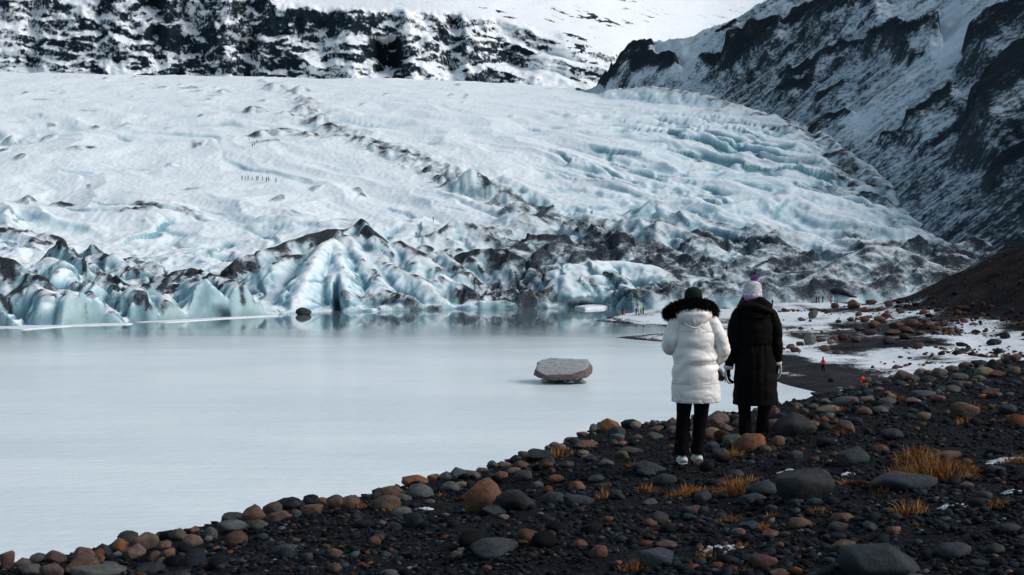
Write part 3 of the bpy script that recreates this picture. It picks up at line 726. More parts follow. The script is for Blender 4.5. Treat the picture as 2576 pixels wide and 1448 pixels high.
def stone(name, X, Y, Z, w, h, col, rot=None, dep=None, sink=.18, ang=False, seed=0, dim=1.0):
    P = (PROTO_A if ang else PROTO); me = P[seed % len(P)]
    r = random.Random(seed*7+3)
    dep = dep or w*r.uniform(.75, 1.05)
    o = link(name, me, loc=(X, Y+dep*.3, Z+h*(.5-sink)), rot=(r.uniform(-.12, .12), r.uniform(-.12, .12), r.choice((0, math.pi))+r.uniform(-.3, .3) if rot is None else rot), scale=(w*1.04, dep, h*(1+sink)))
    j = r.uniform(.8, 1.2)*dim; c = COLS[col]
    o.color = (c[0]*j, c[1]*j*r.uniform(.93, 1.07), c[2]*j*r.uniform(.9, 1.1), 1)
    return o
K = .3336
CW = {'brown': 'brown', 'orange': 'orange brown', 'tan': 'tan', 'pink': 'pinkish brown', 'grey': 'grey', 'slate': 'slate grey', 'dark': 'blackish', 'red': 'rusty red', 'pale': 'pale', 'lgrey': 'light grey'}
# ---- stones of the near bank: zoomed position (cx, cy, w, h, colour), own label or None
L = [(45,1330,100,150,'brown','tall brown stone at the left end of the stones along the lake'),(150,1360,130,80,'brown',0),(280,1325,130,70,'grey',0),(405,1315,160,100,'brown',0),(610,1295,190,130,'brown','upright brown boulder with a dark left side in the lakeside row'),
 (380,1400,190,120,'pink',0),(590,1370,260,130,'brown',0),(200,1400,180,90,'grey',0),(700,1430,380,100,'grey','wide flat grey stone at the bottom edge below the lakeside row'),(755,1260,140,110,'dark',0),(745,1315,80,80,'brown',0),(905,1225,150,120,'orange',0),(995,1265,170,110,'pink',0),
 (1080,1185,210,140,'pink','large pinkish brown wedge-shaped boulder on the lakeside row'),(1165,1290,110,90,'brown',0),(1225,1225,120,80,'brown',0),(1270,1275,90,90,'brown',0),(1200,1150,120,70,'dark',0),(1330,1140,140,90,'grey',0),(1430,1185,170,100,'pink',0),(1450,1110,90,60,'orange',0),(1580,1130,110,110,'grey',0),
 (1568,1170,60,50,'pale','small pale round pebble leaning on a grey stone by the lake'),(1750,1085,240,90,'grey','long grey brown stone lying flat along the lake edge'),(1745,1030,160,75,'slate',0),(1905,990,180,130,'brown','peaked brown boulder standing above its neighbours in the lakeside row'),(1950,1065,130,80,'grey',0),(2100,1010,180,90,'brown',0),
 (2170,925,250,95,'dark','smooth dark slate boulder with a sheen in the lakeside row'),(2325,910,60,45,'orange','small bright orange stone beside the smooth dark boulder'),(2420,915,110,60,'brown',0),(2230,990,80,60,'grey',0),(2340,965,170,80,'brown',0),(2530,905,150,120,'brown',0),(1120,1400,210,80,'dark',0),(1240,1340,130,80,'grey',0),
 (870,1290,80,50,'grey',0),(800,1370,140,90,'grey',0),(925,1385,60,50,'brown',0),(2520,1285,120,80,'brown',0),(2520,1390,110,70,'brown',0),(1635,1240,80,40,'orange',0),(1410,1300,60,30,'pale',0),(1470,1300,50,40,'orange',0),(1530,1275,70,35,'grey',0),(2120,1100,60,30,'grey',0),(1820,1180,50,30,'tan',0),(2240,1190,70,30,'brown',0)]
M = [(1075,830,300,270,'orange','big rounded orange brown boulder, the largest at the middle of the bank'),(1300,880,320,160,'dark','dark boulder touching the big orange brown boulder'),(1150,955,190,80,'slate',0),(1225,1005,80,35,'tan','small flat tan stone below the dark boulder'),(2035,310,170,105,'orange','bright orange angular rock on the skyline of the bank against the lake'),
 (2080,360,130,80,'slate',0),(550,745,200,80,'orange',0),(600,800,200,120,'grey',0),(690,725,90,60,'orange',0),(790,710,110,70,'grey',0),(890,680,150,100,'grey',0),(820,775,160,80,'grey',0),(370,820,200,100,'brown',0),(330,900,220,110,'brown',0),(450,965,150,60,'grey',0),(60,900,150,110,'brown',0),(265,840,80,80,'slate',0),
 (1000,690,120,60,'grey',0),(1370,690,140,90,'grey',0),(1230,610,100,50,'tan',0),(1360,610,130,60,'brown',0),(1140,590,90,60,'grey',0),(1490,540,200,100,'slate',0),(1450,490,90,50,'grey',0),(1370,500,80,55,'brown',0),(1620,715,120,60,'orange',0),(1780,770,120,85,'orange',0),(1590,860,180,90,'slate',0),(1790,885,230,80,'slate',0),
 (1480,755,90,60,'grey',0),(1850,460,170,60,'brown',0),(1820,520,100,40,'tan',0),(2080,405,110,60,'grey',0),(2240,400,80,40,'grey',0),(2370,390,120,50,'grey',0),(2190,510,160,50,'grey',0),(2330,630,250,90,'slate',0),(2440,720,180,80,'slate',0),(2310,670,150,60,'slate',0),(1920,720,130,60,'slate',0),(1980,780,130,60,'dark',0),
 (2080,840,120,70,'dark',0),(2330,890,110,50,'grey',0),(1160,1250,370,120,'slate','long low dark stone lying alone on the gravel near the bottom edge'),(870,1290,100,70,'brown',0),(250,1180,90,70,'brown',0),(1800,1210,120,70,'red',0),(1940,1265,140,90,'red',0),(2370,1330,280,140,'slate',0),(2470,1220,200,60,'red',0),(340,1290,70,50,'grey',0),
 (370,1430,170,50,'grey',0),(1100,1390,70,40,'brown',0),(160,1360,40,20,'orange',0),(220,1355,50,20,'orange',0),(720,560,90,40,'brown',0),(1820,385,90,40,'brown',0),(1610,445,90,35,'tan',0),(1730,420,80,30,'tan',0),(2380,340,120,40,'brown',0),(2490,290,90,70,'red',0),(2500,340,110,50,'grey',0),(2440,310,80,40,'grey',0),(1960,330,110,40,'grey',0),
 (1300,660,110,50,'tan',0),(1060,640,100,45,'pink',0),(960,630,110,50,'tan',0),(1200,690,110,50,'brown',0),(1560,600,100,45,'slate',0),(1700,620,110,50,'slate',0),(1880,570,120,50,'slate',0),(2000,600,120,50,'grey',0),(2100,560,110,45,'brown',0),(1100,730,90,40,'grey',0),(900,760,110,50,'tan',0),(470,860,110,50,'grey',0)]
Rr = [(265,265,200,120,'pink','speckled pinkish boulder on the bank behind the white coat'),(510,440,260,140,'orange','rounded orange brown boulder hiding the feet of the black coat'),(400,430,180,110,'grey',0),(700,220,80,90,'red',0),(690,320,90,130,'brown',0),(860,300,330,185,'dark','big black boulder on the bank beside the legs of the black coat'),(1110,190,180,60,'tan',0),(1250,325,160,110,'brown',0),
 (1300,545,240,145,'slate','two-toned dark and brown boulder upslope of the big green-black one'),(850,540,120,70,'slate',0),(1500,490,120,60,'red',0),(1590,385,170,90,'dark',0),(940,770,440,250,'dark','large black-green leaning boulder with a scooped face below the two people'),(1700,740,480,120,'slate','long smooth slate boulder lying in front of the orange grass'),(620,790,250,110,'slate',0),(540,865,200,80,'slate',0),
 (160,845,130,95,'slate',0),(220,475,120,80,'slate',0),(300,520,140,70,'slate',0),(2150,195,220,115,'brown','brown boulder with orange grass growing on it at the right of the bank'),(1230,1015,190,80,'brown',0),(900,1050,180,90,'brown',0),(1180,1070,150,70,'slate',0),(1420,1080,110,80,'slate',0),(520,1075,190,70,'slate',0),(1220,1225,190,90,'brown',0),
 (1520,1340,600,270,'slate','huge smooth slate boulder cut by the bottom edge'),(620,1340,220,100,'red',0),(2080,1260,260,100,'slate',0),(2370,1240,160,80,'slate',0),(740,1430,150,50,'brown',0),(2480,1090,170,60,'slate',0),(1830,85,170,65,'grey',0),(1500,195,120,50,'grey',0),(1380,205,120,65,'brown',0),(850,165,50,35,'red',0),(1930,110,110,50,'brown',0),(2050,40,120,60,'grey',0),
 (1240,130,200,70,'grey',0),(1400,120,110,50,'tan',0),(1560,130,130,55,'grey',0),(1760,130,130,50,'tan',0),(2330,60,140,60,'brown',0),(2470,190,140,80,'slate',0),(990,170,90,45,'grey',0),(1080,130,90,40,'grey',0),(420,290,90,60,'red',0),(330,330,100,70,'pink',0),(230,360,110,60,'tan',0),(210,390,90,60,'brown',0),(100,330,90,60,'tan',0),
 (720,430,110,80,'brown',0),(600,480,110,50,'slate',0),(60,520,90,50,'slate',0),(150,600,120,50,'pink',0),(410,680,120,60,'slate',0),(290,740,100,60,'slate',0),(2000,540,220,60,'brown',0),(2120,690,140,70,'brown',0),(2380,650,140,60,'slate',0),(2150,770,100,40,'brown',0),(1000,890,120,50,'slate',0),(860,890,110,50,'slate',0),(1560,960,110,40,'slate',0),
 (100,940,170,50,'red',0),(60,1000,120,50,'slate',0),(430,1120,110,50,'brown',0),(670,1140,130,50,'brown',0),(330,1250,60,30,'slate',0),(1320,1280,90,50,'slate',0),(1040,1420,110,50,'slate',0),(2000,1100,100,40,'slate',0),(2250,1360,120,50,'slate',0)]
CR = [(1660,1380,120,90,'red','rusty red stone on the crest of the bank below the walking red jacket'),(1810,1318,120,62,'tan',0),(1950,1355,115,72,'lgrey',0),(2260,1240,140,72,'slate',0),(2345,1295,80,80,'dark',0),(2285,1345,140,80,'tan',0),(2150,1212,110,60,'brown',0),(2400,1255,80,60,'brown',0),(2040,1325,100,40,'tan',0),(1870,1360,90,50,'brown',0),(2450,1230,110,60,'dark',0),(2520,1250,90,60,'brown',0),
 (1580,1400,70,40,'brown',0),(1740,1400,110,50,'slate',0),(1860,1410,110,50,'slate',0),(2100,1390,130,55,'grey',0),(2240,1400,110,50,'grey',0),(2380,1370,120,60,'brown',0),(2500,1340,110,60,'tan',0),(1470,1380,50,22,'slate',0),(1470,1440,90,40,'slate',0),(1650,1440,90,40,'slate',0),(1380,1450,60,30,'grey',0),(2060,1440,110,40,'slate',0)]
NS = 0
NAMED = [(1740,1100,'the white coat'),(1898,1070,'the black coat'),(2330,1170,'the largest orange grass clump')]
USED = {}
def own_label(base, x, y, w=0):
    """sets a stone apart by the nearest thing that has a label of its own"""
    ax, ay, an = min(NAMED, key=lambda q: (q[0]-x)**2+(1.6*(q[1]-y))**2)
    dx, dy = x-ax, 1.6*(y-ay)
    d = ('right of' if dx > 0 else 'left of') if abs(dx) > abs(dy) else ('below' if dy > 0 else 'above')
    lab = f'{base} {d} {an}'; n = USED[lab] = USED.get(lab, 0)+1
    return lab if n == 1 else f'{["second", "third", "fourth", "fifth", "sixth", "seventh", "eighth", "ninth", "tenth"][min(n, 10)-2]} {lab}'
def short(lab):
    for k, v in {'tall brown stone at': 'the tall brown lakeside stone', 'upright brown': 'the upright brown boulder', 'wide flat grey': 'the wide flat grey stone', 'large pinkish': 'the pinkish wedge boulder', 'small pale': 'the pale round pebble', 'long grey brown': 'the long grey brown stone', 'peaked brown': 'the peaked brown boulder', 'smooth dark slate': 'the smooth dark boulder',
                 'big rounded orange': 'the big orange brown boulder', 'dark boulder touching': 'the dark boulder beside it', 'bright orange angular': 'the orange skyline rock', 'long low dark': 'the long low dark stone', 'speckled': 'the speckled pinkish boulder', 'rounded orange brown boulder hiding': 'the orange boulder at the black coat', 'big black boulder': 'the big black boulder', 'two-toned': 'the two-toned boulder',
                 'large black-green': 'the black-green boulder', 'long smooth slate': 'the long slate boulder', 'brown boulder with orange grass': 'the grassy brown boulder', 'huge smooth': 'the huge slate boulder', 'rusty red stone on the crest': 'the rusty crest stone', 'tall grey boulder': 'the tall grey beach boulder', 'low rusty': 'the low rusty beach boulder', 'lone small red': 'the lone red beach boulder',
                 'grey boulder with a pointed': 'the pointed grey boulder', 'orange and grey': 'the orange and grey boulder', 'brown boulder perched': 'the skyline brown boulder'}.items():
        if lab.startswith(k): return v if 'beside it' not in v else 'the dark middle boulder'
def bank_stones(lst, ox, oy, where, group, anyang=.5):
    global NS
    for cx, cy, w, h, c, lab in lst:
        if lab and short(lab): NAMED.append((ox+cx*K, oy+cy*K, short(lab)))
    for cx, cy, w, h, c, lab in lst:
        NS += 1
        x = ox+cx*K; y = oy+(cy+h*.5)*K
        X, Y, Z = on_bank(x, y)
        m = Y/FPX*K
        big = w*m
        ang = (lab and ('angular' in lab or 'wedge' in lab)) or random.random() < anyang
        o = stone('boulder' if big > .22 else 'stone', X, Y, Z, w*m, h*m, c, ang=ang, seed=NS, sink=.24)
        tag(o, lab or own_label(f'{CW[c]} {"angular" if ang else "rounded"} {"boulder" if big > .3 else "stone" if big > .16 else "small stone"}', x, oy+cy*K), 'boulder' if big > .22 else 'stone', group)
bank_stones(L, 0, 964.6, 'in the heap along the lake edge', 'stones heaped along the lake edge')
bank_stones(M, 858.6, 964.6, 'on the middle of the bank', 'stones on the middle of the bank', .55)
bank_stones(Rr, 1717.2, 964.6, 'on the bank near the two people', 'stones on the bank near the two people')
bank_stones(CR, 1717.2, 483.0, 'on the far crest of the bank before the beach', 'stones on the far crest of the bank', .5)

# ---- boulders of the snowy beach
BB = [(965,1105,90,100,'lgrey','tall grey boulder with an orange side, largest on the snowy beach'),(855,1190,80,42,'red','low rusty red boulder nearest the water on the snowy beach'),(890,1145,60,32,'red',0),(1045,1118,80,30,'red',0),(815,1165,64,40,'pink',0),(895,1028,42,28,'red','lone small red boulder on the open snow above the tall grey one'),(990,920,74,72,'lgrey','grey boulder with a pointed top at the foot of the debris mound'),(900,960,60,30,'pink',0),
 (1300,845,90,75,'orange','orange and grey boulder beside the dark cave'),(1150,857,60,45,'brown','brown boulder in front of the dark cave'),(1145,1105,60,40,'red',0),(1210,1095,74,52,'red',0),(1310,1112,74,52,'brown',0),(1072,1178,84,52,'brown',0),(1690,1088,90,50,'dark',0),(1785,1158,70,52,'brown',0),(1880,706,80,50,'brown','brown boulder perched on the scree skyline'),(1945,690,84,54,'dark','dark boulder on the scree skyline beside the brown one'),
 (1650,785,110,52,'pink',0),(1430,832,84,44,'red',0),(1820,905,64,42,'red',0),(1180,975,45,30,'slate',0),(965,970,30,20,'grey',0),(1620,1000,110,60,'red',0),(1700,1040,110,55,'red',0),(1590,1060,120,50,'brown',0),(1490,960,90,50,'brown',0),(1450,1000,90,55,'brown',0),(1540,930,80,45,'red',0),(1380,960,70,45,'brown',0),(1740,985,100,60,'brown',0),(1860,1000,90,55,'brown',0),
 (1920,1030,80,40,'red',0),(1340,1030,80,45,'slate',0),(1270,965,50,32,'slate',0),(1420,1060,110,40,'red',0),(1250,1080,70,40,'slate',0),(1800,1060,70,35,'brown',0),(1380,890,60,40,'red',0),(1500,880,70,40,'brown',0),(1100,900,50,28,'slate',0),(1210,1010,50,26,'red',0),(1120,1130,60,34,'tan',0),(1560,1130,90,40,'slate',0),(1880,1120,70,35,'slate',0),(2360,1130,110,50,'dark',0),(2440,1080,80,60,'dark',0),
 (1050,1055,30,18,'slate',0),(1330,920,50,34,'brown',0),(1650,900,60,36,'brown',0),(1700,860,60,34,'dark',0),(1560,850,60,36,'slate',0),(740,1000,26,16,'slate',0),(1160,1210,60,30,'slate',0),(1390,1415,70,40,'brown',0)]
def on_beach(x, y):
    Y = (CAMZ-2)*FPX/(y-HZ)
    for _ in range(14):
        z = beach_z((x-CX)/FPX*Y, Y); Y = .6*Y+.4*np.clip((CAMZ-z)*FPX/max(y-HZ, 30), 90, 310)
    X = (x-CX)/FPX*Y; return X, float(Y), beach_z(X, Y)
NAMED = [(1717.2+q[0]*K, 483+q[1]*K, short(q[5])) for q in BB if q[5] and short(q[5])]
for cx, cy, w, h, c, lab in BB:
    NS += 1
    x = 1717.2+cx*K; y = 483+(cy+h*.5)*K
    X, Y, Z = on_beach(x, y); m = Y/FPX*K
    o = stone('boulder', X, Y, Z, w*m, h*m, c, ang=random.random() < .6, seed=NS, sink=.12)
    tag(o, lab or own_label(f'{CW[c]} {"large" if w > 95 else "small" if w < 62 else "middling"} boulder', 1717.2+cx*K, 483+cy*K), 'boulder', 'boulders on the snowy beach')

# ---- loose stones that nobody could count: one mass of gravel for the bank, one of rubble for the beach
def scatter(name, label, pts, size, cols, protoV, protoF, flat, mat, nproto=14):
    n = len(pts); P = [rock_verts(protoV, 400+i, .2+.75*(i % 2), .3, 0) for i in range(nproto)]
    r = np.random.default_rng(5); nv = len(protoV)
    V = np.empty((n, nv, 3), np.float32); C = np.empty((n, nv, 3), np.float32)
    pid = r.integers(0, nproto, n); a = r.uniform(0, 2*np.pi, n); ca, sa = np.cos(a), np.sin(a)
    sx = size*r.uniform(.8, 1.35, n); sy = size*r.uniform(.7, 1.1, n); sz = size*r.uniform(flat[0], flat[1], n)
    for k in range(nproto):
        m = pid == k; v = P[k]
        x = v[None, :, 0]*sx[m, None]; y = v[None, :, 1]*sy[m, None]; zz = v[None, :, 2]*sz[m, None]
        tl = r.uniform(-.3, .3, (m.sum(), 1))
        V[m, :, 0] = x*ca[m, None]-y*sa[m, None]; V[m, :, 1] = x*sa[m, None]+y*ca[m, None]; V[m, :, 2] = zz+tl*x
    V += pts[:, None, :].astype(np.float32); V[..., 2] += (sz*.22)[:, None]
    C[:] = cols[:, None, :]
    F = (protoF[None]+(np.arange(n)*nv)[:, None, None]).reshape(-1, 3)
    o = link(name, mesh_from(name, V.reshape(-1, 3), F, dict(tint=C.reshape(-1, 3)), mats=[mat]))
    o['kind'] = 'stuff'; o['label'] = label
    return o
def mat_gravel():
    t = NT('loose_gravel'); c = t.attr('tint', 'Color'); w = t.coord('World'); n1 = t.noise(w, 40, 4, .7)
    c = t.mix(1.0, c, t.ramp(n1, [(.3, (.55, .55, .58)), (.5, (1, 1, 1)), (.7, (1.4, 1.38, 1.35))]), 'MULTIPLY')
    t.bump(n1, .5, .01)
    return t.set(c, .8, .10)
GRAVEL = mat_gravel()
def pick(n, table, r):
    ks = list(table); p = np.array([table[k] for k in ks]); i = r.choice(len(ks), n, p=p/p.sum())
    return np.array([COLS[k] for k in ks])[i]*r.uniform(.6, 1.35, (n, 1))
def bank_gravel():
    r = np.random.default_rng(21)
    def spots(n, ylo):
        x = r.uniform(-500, 3300, n*3); u = r.uniform(0, 1, n*3)
        Yc = np.interp(x, CR_X, CR_D); Y = np.exp(np.log(4.6)+u*(np.log(Yc+.7)-np.log(4.6)))
        X = (x-CX)/FPX*Y
        k = np.ones(len(x), bool) if ylo is None else r.uniform(0, 1, len(x)) < ylo(X, Y, x)
        X, Y, x = X[k][:n], Y[k][:n], x[k][:n]
        return X, Y, x
    stony = lambda X, Y, x: np.clip(.02+.9*sstep(11, 15.5, Y+.4*(X < -2))+.5*n2(X/1.3, Y/1.3, 9)-.15*sstep(600, 0, x), .05, 1)
    X, Y, x = spots(35000, lambda X, Y, x: np.clip(.55+.6*n2(X/.8, Y/.8, 8), .12, 1))
    size = np.exp(r.normal(math.log(.029), .45, len(X)))
    c = pick(len(X), dict(slate=.46, dark=.34, grey=.09, brown=.06, orange=.012, pale=.012), r)*np.array([.42, .44, .49])*np.exp(r.normal(0, .35, (len(X), 1)))
    scatter('gravel', 'small dark pebbles covering the near bank', np.stack([X, Y, bank_z(X, Y)], 1), size, c, ICO1[0], ICO1[1], (.45, .75), GRAVEL)
    X, Y, x = spots(1250, stony)
    size = np.clip(np.exp(r.normal(math.log(.092), .40, len(X))), .05, .26)
    warm = sstep(12, 17, Y)[:, None]
    c = pick(len(X), dict(slate=.40, grey=.16, dark=.18, brown=.14, pink=.05, orange=.04, tan=.04), r)*(.38+.6*warm)
    scatter('cobbles_gravel', 'fist sized cobbles lying all over the near bank', np.stack([X, Y, bank_z(X, Y)], 1), size, c, ICO2[0], ICO2[1], (.5, .85), GRAVEL)
bank_gravel()
def beach_rubble():
    r = np.random.default_rng(33); n = 16000
    x = r.uniform(1650, 3000, n); Y = np.exp(r.uniform(math.log(115), math.log(260), n)); X = (x-CX)/FPX*Y
    z, sd, t = beach_h(X, Y)
    dens = np.clip(.012+.75*np.exp(-((t-5)/11)**2)*sstep(-.25, .45, n2(X/12, Y/20, 4))+.5*sstep(6, 20, t), 0, 1)*(sd > 4)
    k = r.uniform(0, 1, n) < dens; X, Y, z, t = X[k], Y[k], z[k], t[k]
    size = np.clip(np.exp(r.normal(math.log(.42), .5, len(X))), .2, 2.0)*np.where(t > 16, .62, 1)
    c = pick(len(X), dict(red=.3, brown=.3, slate=.2, dark=.2, pink=.06), r)*np.where(t > 14, .55, .85)[:, None]
    scatter('rubble', 'reddish rocks strewn over the snowy beach and scree', np.stack([X, Y, z], 1), size, c, ICO1[0], ICO1[1], (.5, .85), GRAVEL)
beach_rubble()

# ---- the rock raft in the lake
def lake_rock():
    W0 = 1.0
    pts = [(1040,275,.35),(740,345,.15),(1465,316,.35),(1925,308,.35),(1968,345,-.05),(680,505,-.22),(900,585,-.42),(1150,612,-.45),(1480,560,-.46),(1800,470,-.40),(2012,505,-.05),(628,640,-.08),(880,672,-.36),(1050,716,-.40),(1600,694,-.42),(1880,640,-.3),(1995,590,0),(700,650,.35),(1900,640,.35)]
    bm = bmesh.new()
    for x, y, d in pts: bm.verts.new(((x-1318)/6.13*.6708, d*150, (790-y)/6.13*.6708))
    bmesh.ops.convex_hull(bm, input=bm.verts)
    bmesh.ops.triangulate(bm, faces=bm.faces)
    for _ in range(4): bmesh.ops.subdivide_edges(bm, edges=bm.edges, cuts=1, use_grid_fill=True)
    bmesh.ops.triangulate(bm, faces=bm.faces); bmesh.ops.smooth_vert(bm, verts=bm.verts, factor=.22, use_axis_x=True, use_axis_y=True, use_axis_z=True)
    bm.verts.index_update(); bm.normal_update()
    V = np.array([v.co[:] for v in bm.verts]); N = np.array([v.normal[:] for v in bm.verts]); F = np.array([[v.index for v in f.verts] for f in bm.faces]); bm.free()
    V = V+N*(2.2*n3(V[:, 0]/22, V[:, 1]/22, V[:, 2]/9, 3)+1.1*n3(V[:, 0]/8, V[:, 1]/8, V[:, 2]/3.2, 4))[:, None]
    Y = CAMZ*FPX/(968-HZ); m = Y/FPX
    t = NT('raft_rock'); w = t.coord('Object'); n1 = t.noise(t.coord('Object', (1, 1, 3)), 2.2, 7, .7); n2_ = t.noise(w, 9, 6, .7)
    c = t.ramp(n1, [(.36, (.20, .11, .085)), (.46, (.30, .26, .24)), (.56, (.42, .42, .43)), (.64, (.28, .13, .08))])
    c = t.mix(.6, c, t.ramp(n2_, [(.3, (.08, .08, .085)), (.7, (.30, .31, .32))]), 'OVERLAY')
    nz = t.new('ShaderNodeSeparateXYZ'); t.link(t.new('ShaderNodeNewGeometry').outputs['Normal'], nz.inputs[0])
    c = t.mix(t.math('MULTIPLY', t.step(.45, .9, t.math('ADD', nz.outputs['Z'], t.math('MULTIPLY', t.math('SUBTRACT', n2_, .5), .5))), .6), t.mix(.45, c, (.10, .055, .045, 1)), (.52, .56, .59, 1))  # light from above put into the colour: paler top, darker brown sides
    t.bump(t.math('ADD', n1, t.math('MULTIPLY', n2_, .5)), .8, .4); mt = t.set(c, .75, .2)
    e = bpy.data.objects.new('lake_boulder', None); COL.objects.link(e); e.location = ((1418-CX)/FPX*Y, Y+2.2, 0)
    tag(e, 'flat topped grey and rust brown boulder resting on ice in the lake', 'boulder')
    W = 148*m
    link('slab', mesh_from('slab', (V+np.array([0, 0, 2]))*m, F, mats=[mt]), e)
    B = rock_verts(ICO3[0], 901, .4, .3, .05)*np.array([122*m, W*.66, 30*m])+np.array([3*m, 0, 3*m])
    t = NT('raft_ice'); n1 = t.noise(t.coord('Object'), 1.2, 5, .6)
    link('ice_foot', mesh_from('ice_foot', B, ICO3[1], mats=[t.set(t.ramp(n1, [(.40, (.010, .018, .021)), (.56, (.04, .06, .065)), (.66, (.45, .55, .55))]), .3, .4)]), e)
lake_rock()

# ---- dark cave mouth block under the debris mound, ice floes by the front
def extra_ice():
    Y = 297.; m = Y/FPX
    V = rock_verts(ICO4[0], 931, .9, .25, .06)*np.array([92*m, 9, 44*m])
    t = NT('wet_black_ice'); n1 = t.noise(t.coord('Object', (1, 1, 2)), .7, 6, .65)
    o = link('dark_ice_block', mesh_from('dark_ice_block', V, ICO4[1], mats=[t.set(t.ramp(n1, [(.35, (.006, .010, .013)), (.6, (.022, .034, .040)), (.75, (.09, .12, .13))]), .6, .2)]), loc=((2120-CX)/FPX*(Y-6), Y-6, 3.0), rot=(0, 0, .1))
    tag(o, 'black ice block like a cave mouth at the foot of the grey debris mound', 'ice block')
    t = NT('floe_ice'); n1 = t.noise(t.coord('World'), .8, 5, .65)
    mf = t.set(t.ramp(n1, [(.3, (.62, .72, .76)), (.6, (.80, .85, .87))]), .6, .2)
    def floe(pts, th, lab):
        Pw = np.array([[(x-CX)/FPX*(CAMZ*FPX/(y-HZ)), CAMZ*FPX/(y-HZ)] for x, y in pts])
        n = 64; seg = np.concatenate([Pw, Pw[:1]]); s = np.concatenate([[0], np.cumsum(np.hypot(*np.diff(seg, axis=0).T))])
        u = np.linspace(0, s[-1], n, endpoint=False); ox, oy = np.interp(u, s, seg[:, 0]), np.interp(u, s, seg[:, 1])
        c = np.array([ox.mean(), oy.mean()]); rr = 1+.05*n2(u/2.2, 0*u, 5)
        ox = c[0]+(ox-c[0])*rr; oy = c[1]+(oy-c[1])*rr
        rings = [(1, -.1), (1, th*.6), (.97, th), (.6, th*1.3), (.0, th*1.35)]
        V = np.concatenate([np.stack([c[0]+(ox-c[0])*k, c[1]+(oy-c[1])*k, np.full(n, z)+.03*n2(ox*k, oy*k, 3)], 1) for k, z in rings])
        F = [[a*n+i, a*n+(i+1) % n, (a+1)*n+(i+1) % n, (a+1)*n+i] for a in range(len(rings)-1) for i in range(n)]
        tag(link('ice_floe', mesh_from('ice_floe', V, F, mats=[mf])), lab, 'ice floe')
    floe([(-60,826),(60,818),(180,815),(330,814),(330,818),(180,822),(60,831)], .12, 'long thin white ice floe under the leftmost ice blocks')
    floe([(330,812),(480,804),(560,800),(700,793),(700,796),(560,804),(420,813)], .12, 'thin white ice floe under the greenish ice blocks')
    floe([(1445,776),(1490,771),(1535,773),(1520,778),(1470,781)], .5, 'small white ice floe in front of the ice cave')
    floe([(1150,776),(1250,774),(1340,775),(1250,777)], .15, 'narrow white ice strip below the dark debris mass')
    V = rock_verts(ICO3[0], 955, .8, .25, .06); Y = 262.
    tag(link('dirty_ice_lump', mesh_from('dirty_ice_lump', V*np.array([3.4, 2.4, 2.2]), ICO3[1], mats=[STONE]), loc=((845*.276+603.7-CX)/FPX*0+(763-CX)/FPX*Y, Y, .5)), 'small dark dirt covered ice lump floating before the ice front', 'ice lump').color = (.03, .033, .036, 1)
extra_ice()
# ================================================================ PEOPLE
def spline(P, m):
    P = np.asarray(P, float); k = len(P)
    Q = np.concatenate([[2*P[0]-P[1]], P, [2*P[-1]-P[-2]]]); u = np.linspace(0, k-1-1e-6, m); i = u.astype(int); t = (u-i)[:, None]
    a, b, c, d = Q[i], Q[i+1], Q[i+2], Q[i+3]
    return .5*((2*b)+(c-a)*t+(2*a-5*b+4*c-d)*t*t+(3*b-a-3*c+d)*t**3)
class MB:
    """collects lofted shapes into one mesh"""
    def __init__(s): s.V, s.F, s.n, s.C = [], [], 0, []
    def add(s, V, F, c=None):
        V = np.asarray(V, float); s.V.append(V); s.F += [[i+s.n for i in f] for f in F]; s.n += len(V)
        s.C.append(np.tile(np.asarray(c if c is not None else (1, 1, 1), float), (len(V), 1)) if c is None or np.ndim(c) == 1 else c)
        return s
    def tube(s, pts, m=24, ns=20, disp=None, cap=True, up=(0, 1, 0), c=None):
        """pts rows: x, y, z, r_side, r_up; disp(u, ang, P) gives a radial offset"""
        S = spline(pts, m) if m else np.asarray(pts, float); m = len(S); P = S[:, :3]; T = np.gradient(P, axis=0); T /= np.linalg.norm(T, axis=1)[:, None]
        up = np.array(up, float); a = np.linspace(0, 2*np.pi, ns, endpoint=False); R = []
        for i in range(m):
            e = np.cross(up, T[i]); e /= np.linalg.norm(e)+1e-9; f = np.cross(T[i], e)
            ring = P[i]+np.cos(a)[:, None]*e*max(S[i, 3], .001)+np.sin(a)[:, None]*f*max(S[i, 4], .001)
            if disp is not None:
                dr = disp(np.full(ns, i/(m-1)), a, ring)
                ring = ring+(np.cos(a)*dr)[:, None]*e+(np.sin(a)*dr)[:, None]*f
            R.append(ring)
        V = np.concatenate(R); F = [[i*ns+j, i*ns+(j+1) % ns, (i+1)*ns+(j+1) % ns, (i+1)*ns+j] for i in range(m-1) for j in range(ns)]
        if cap:
            V = np.concatenate([V, [R[0].mean(0)], [R[-1].mean(0)]]); b = m*ns
            F += [[(j+1) % ns, j, b] for j in range(ns)]+[[(m-1)*ns+j, (m-1)*ns+(j+1) % ns, b+1] for j in range(ns)]
        return s.add(V, F, c)
    def build(s, name, mat, parent=None, colors=False):
        V = np.concatenate(s.V); me = bpy.data.meshes.new(name); me.from_pydata(V.tolist(), [], s.F); me.update()
        me.polygons.foreach_set('use_smooth', np.ones(len(me.polygons), bool))
        if colors:
            C = np.concatenate(s.C); C = np.concatenate([C, np.ones((len(C), 1))], 1).astype(np.float32)
            me.attributes.new('tint', 'FLOAT_COLOR', 'POINT').data.foreach_set('color', C.ravel())
        for m_ in (mat if isinstance(mat, (list, tuple)) else [mat]): me.materials.append(m_)
        return link(name, me, parent)
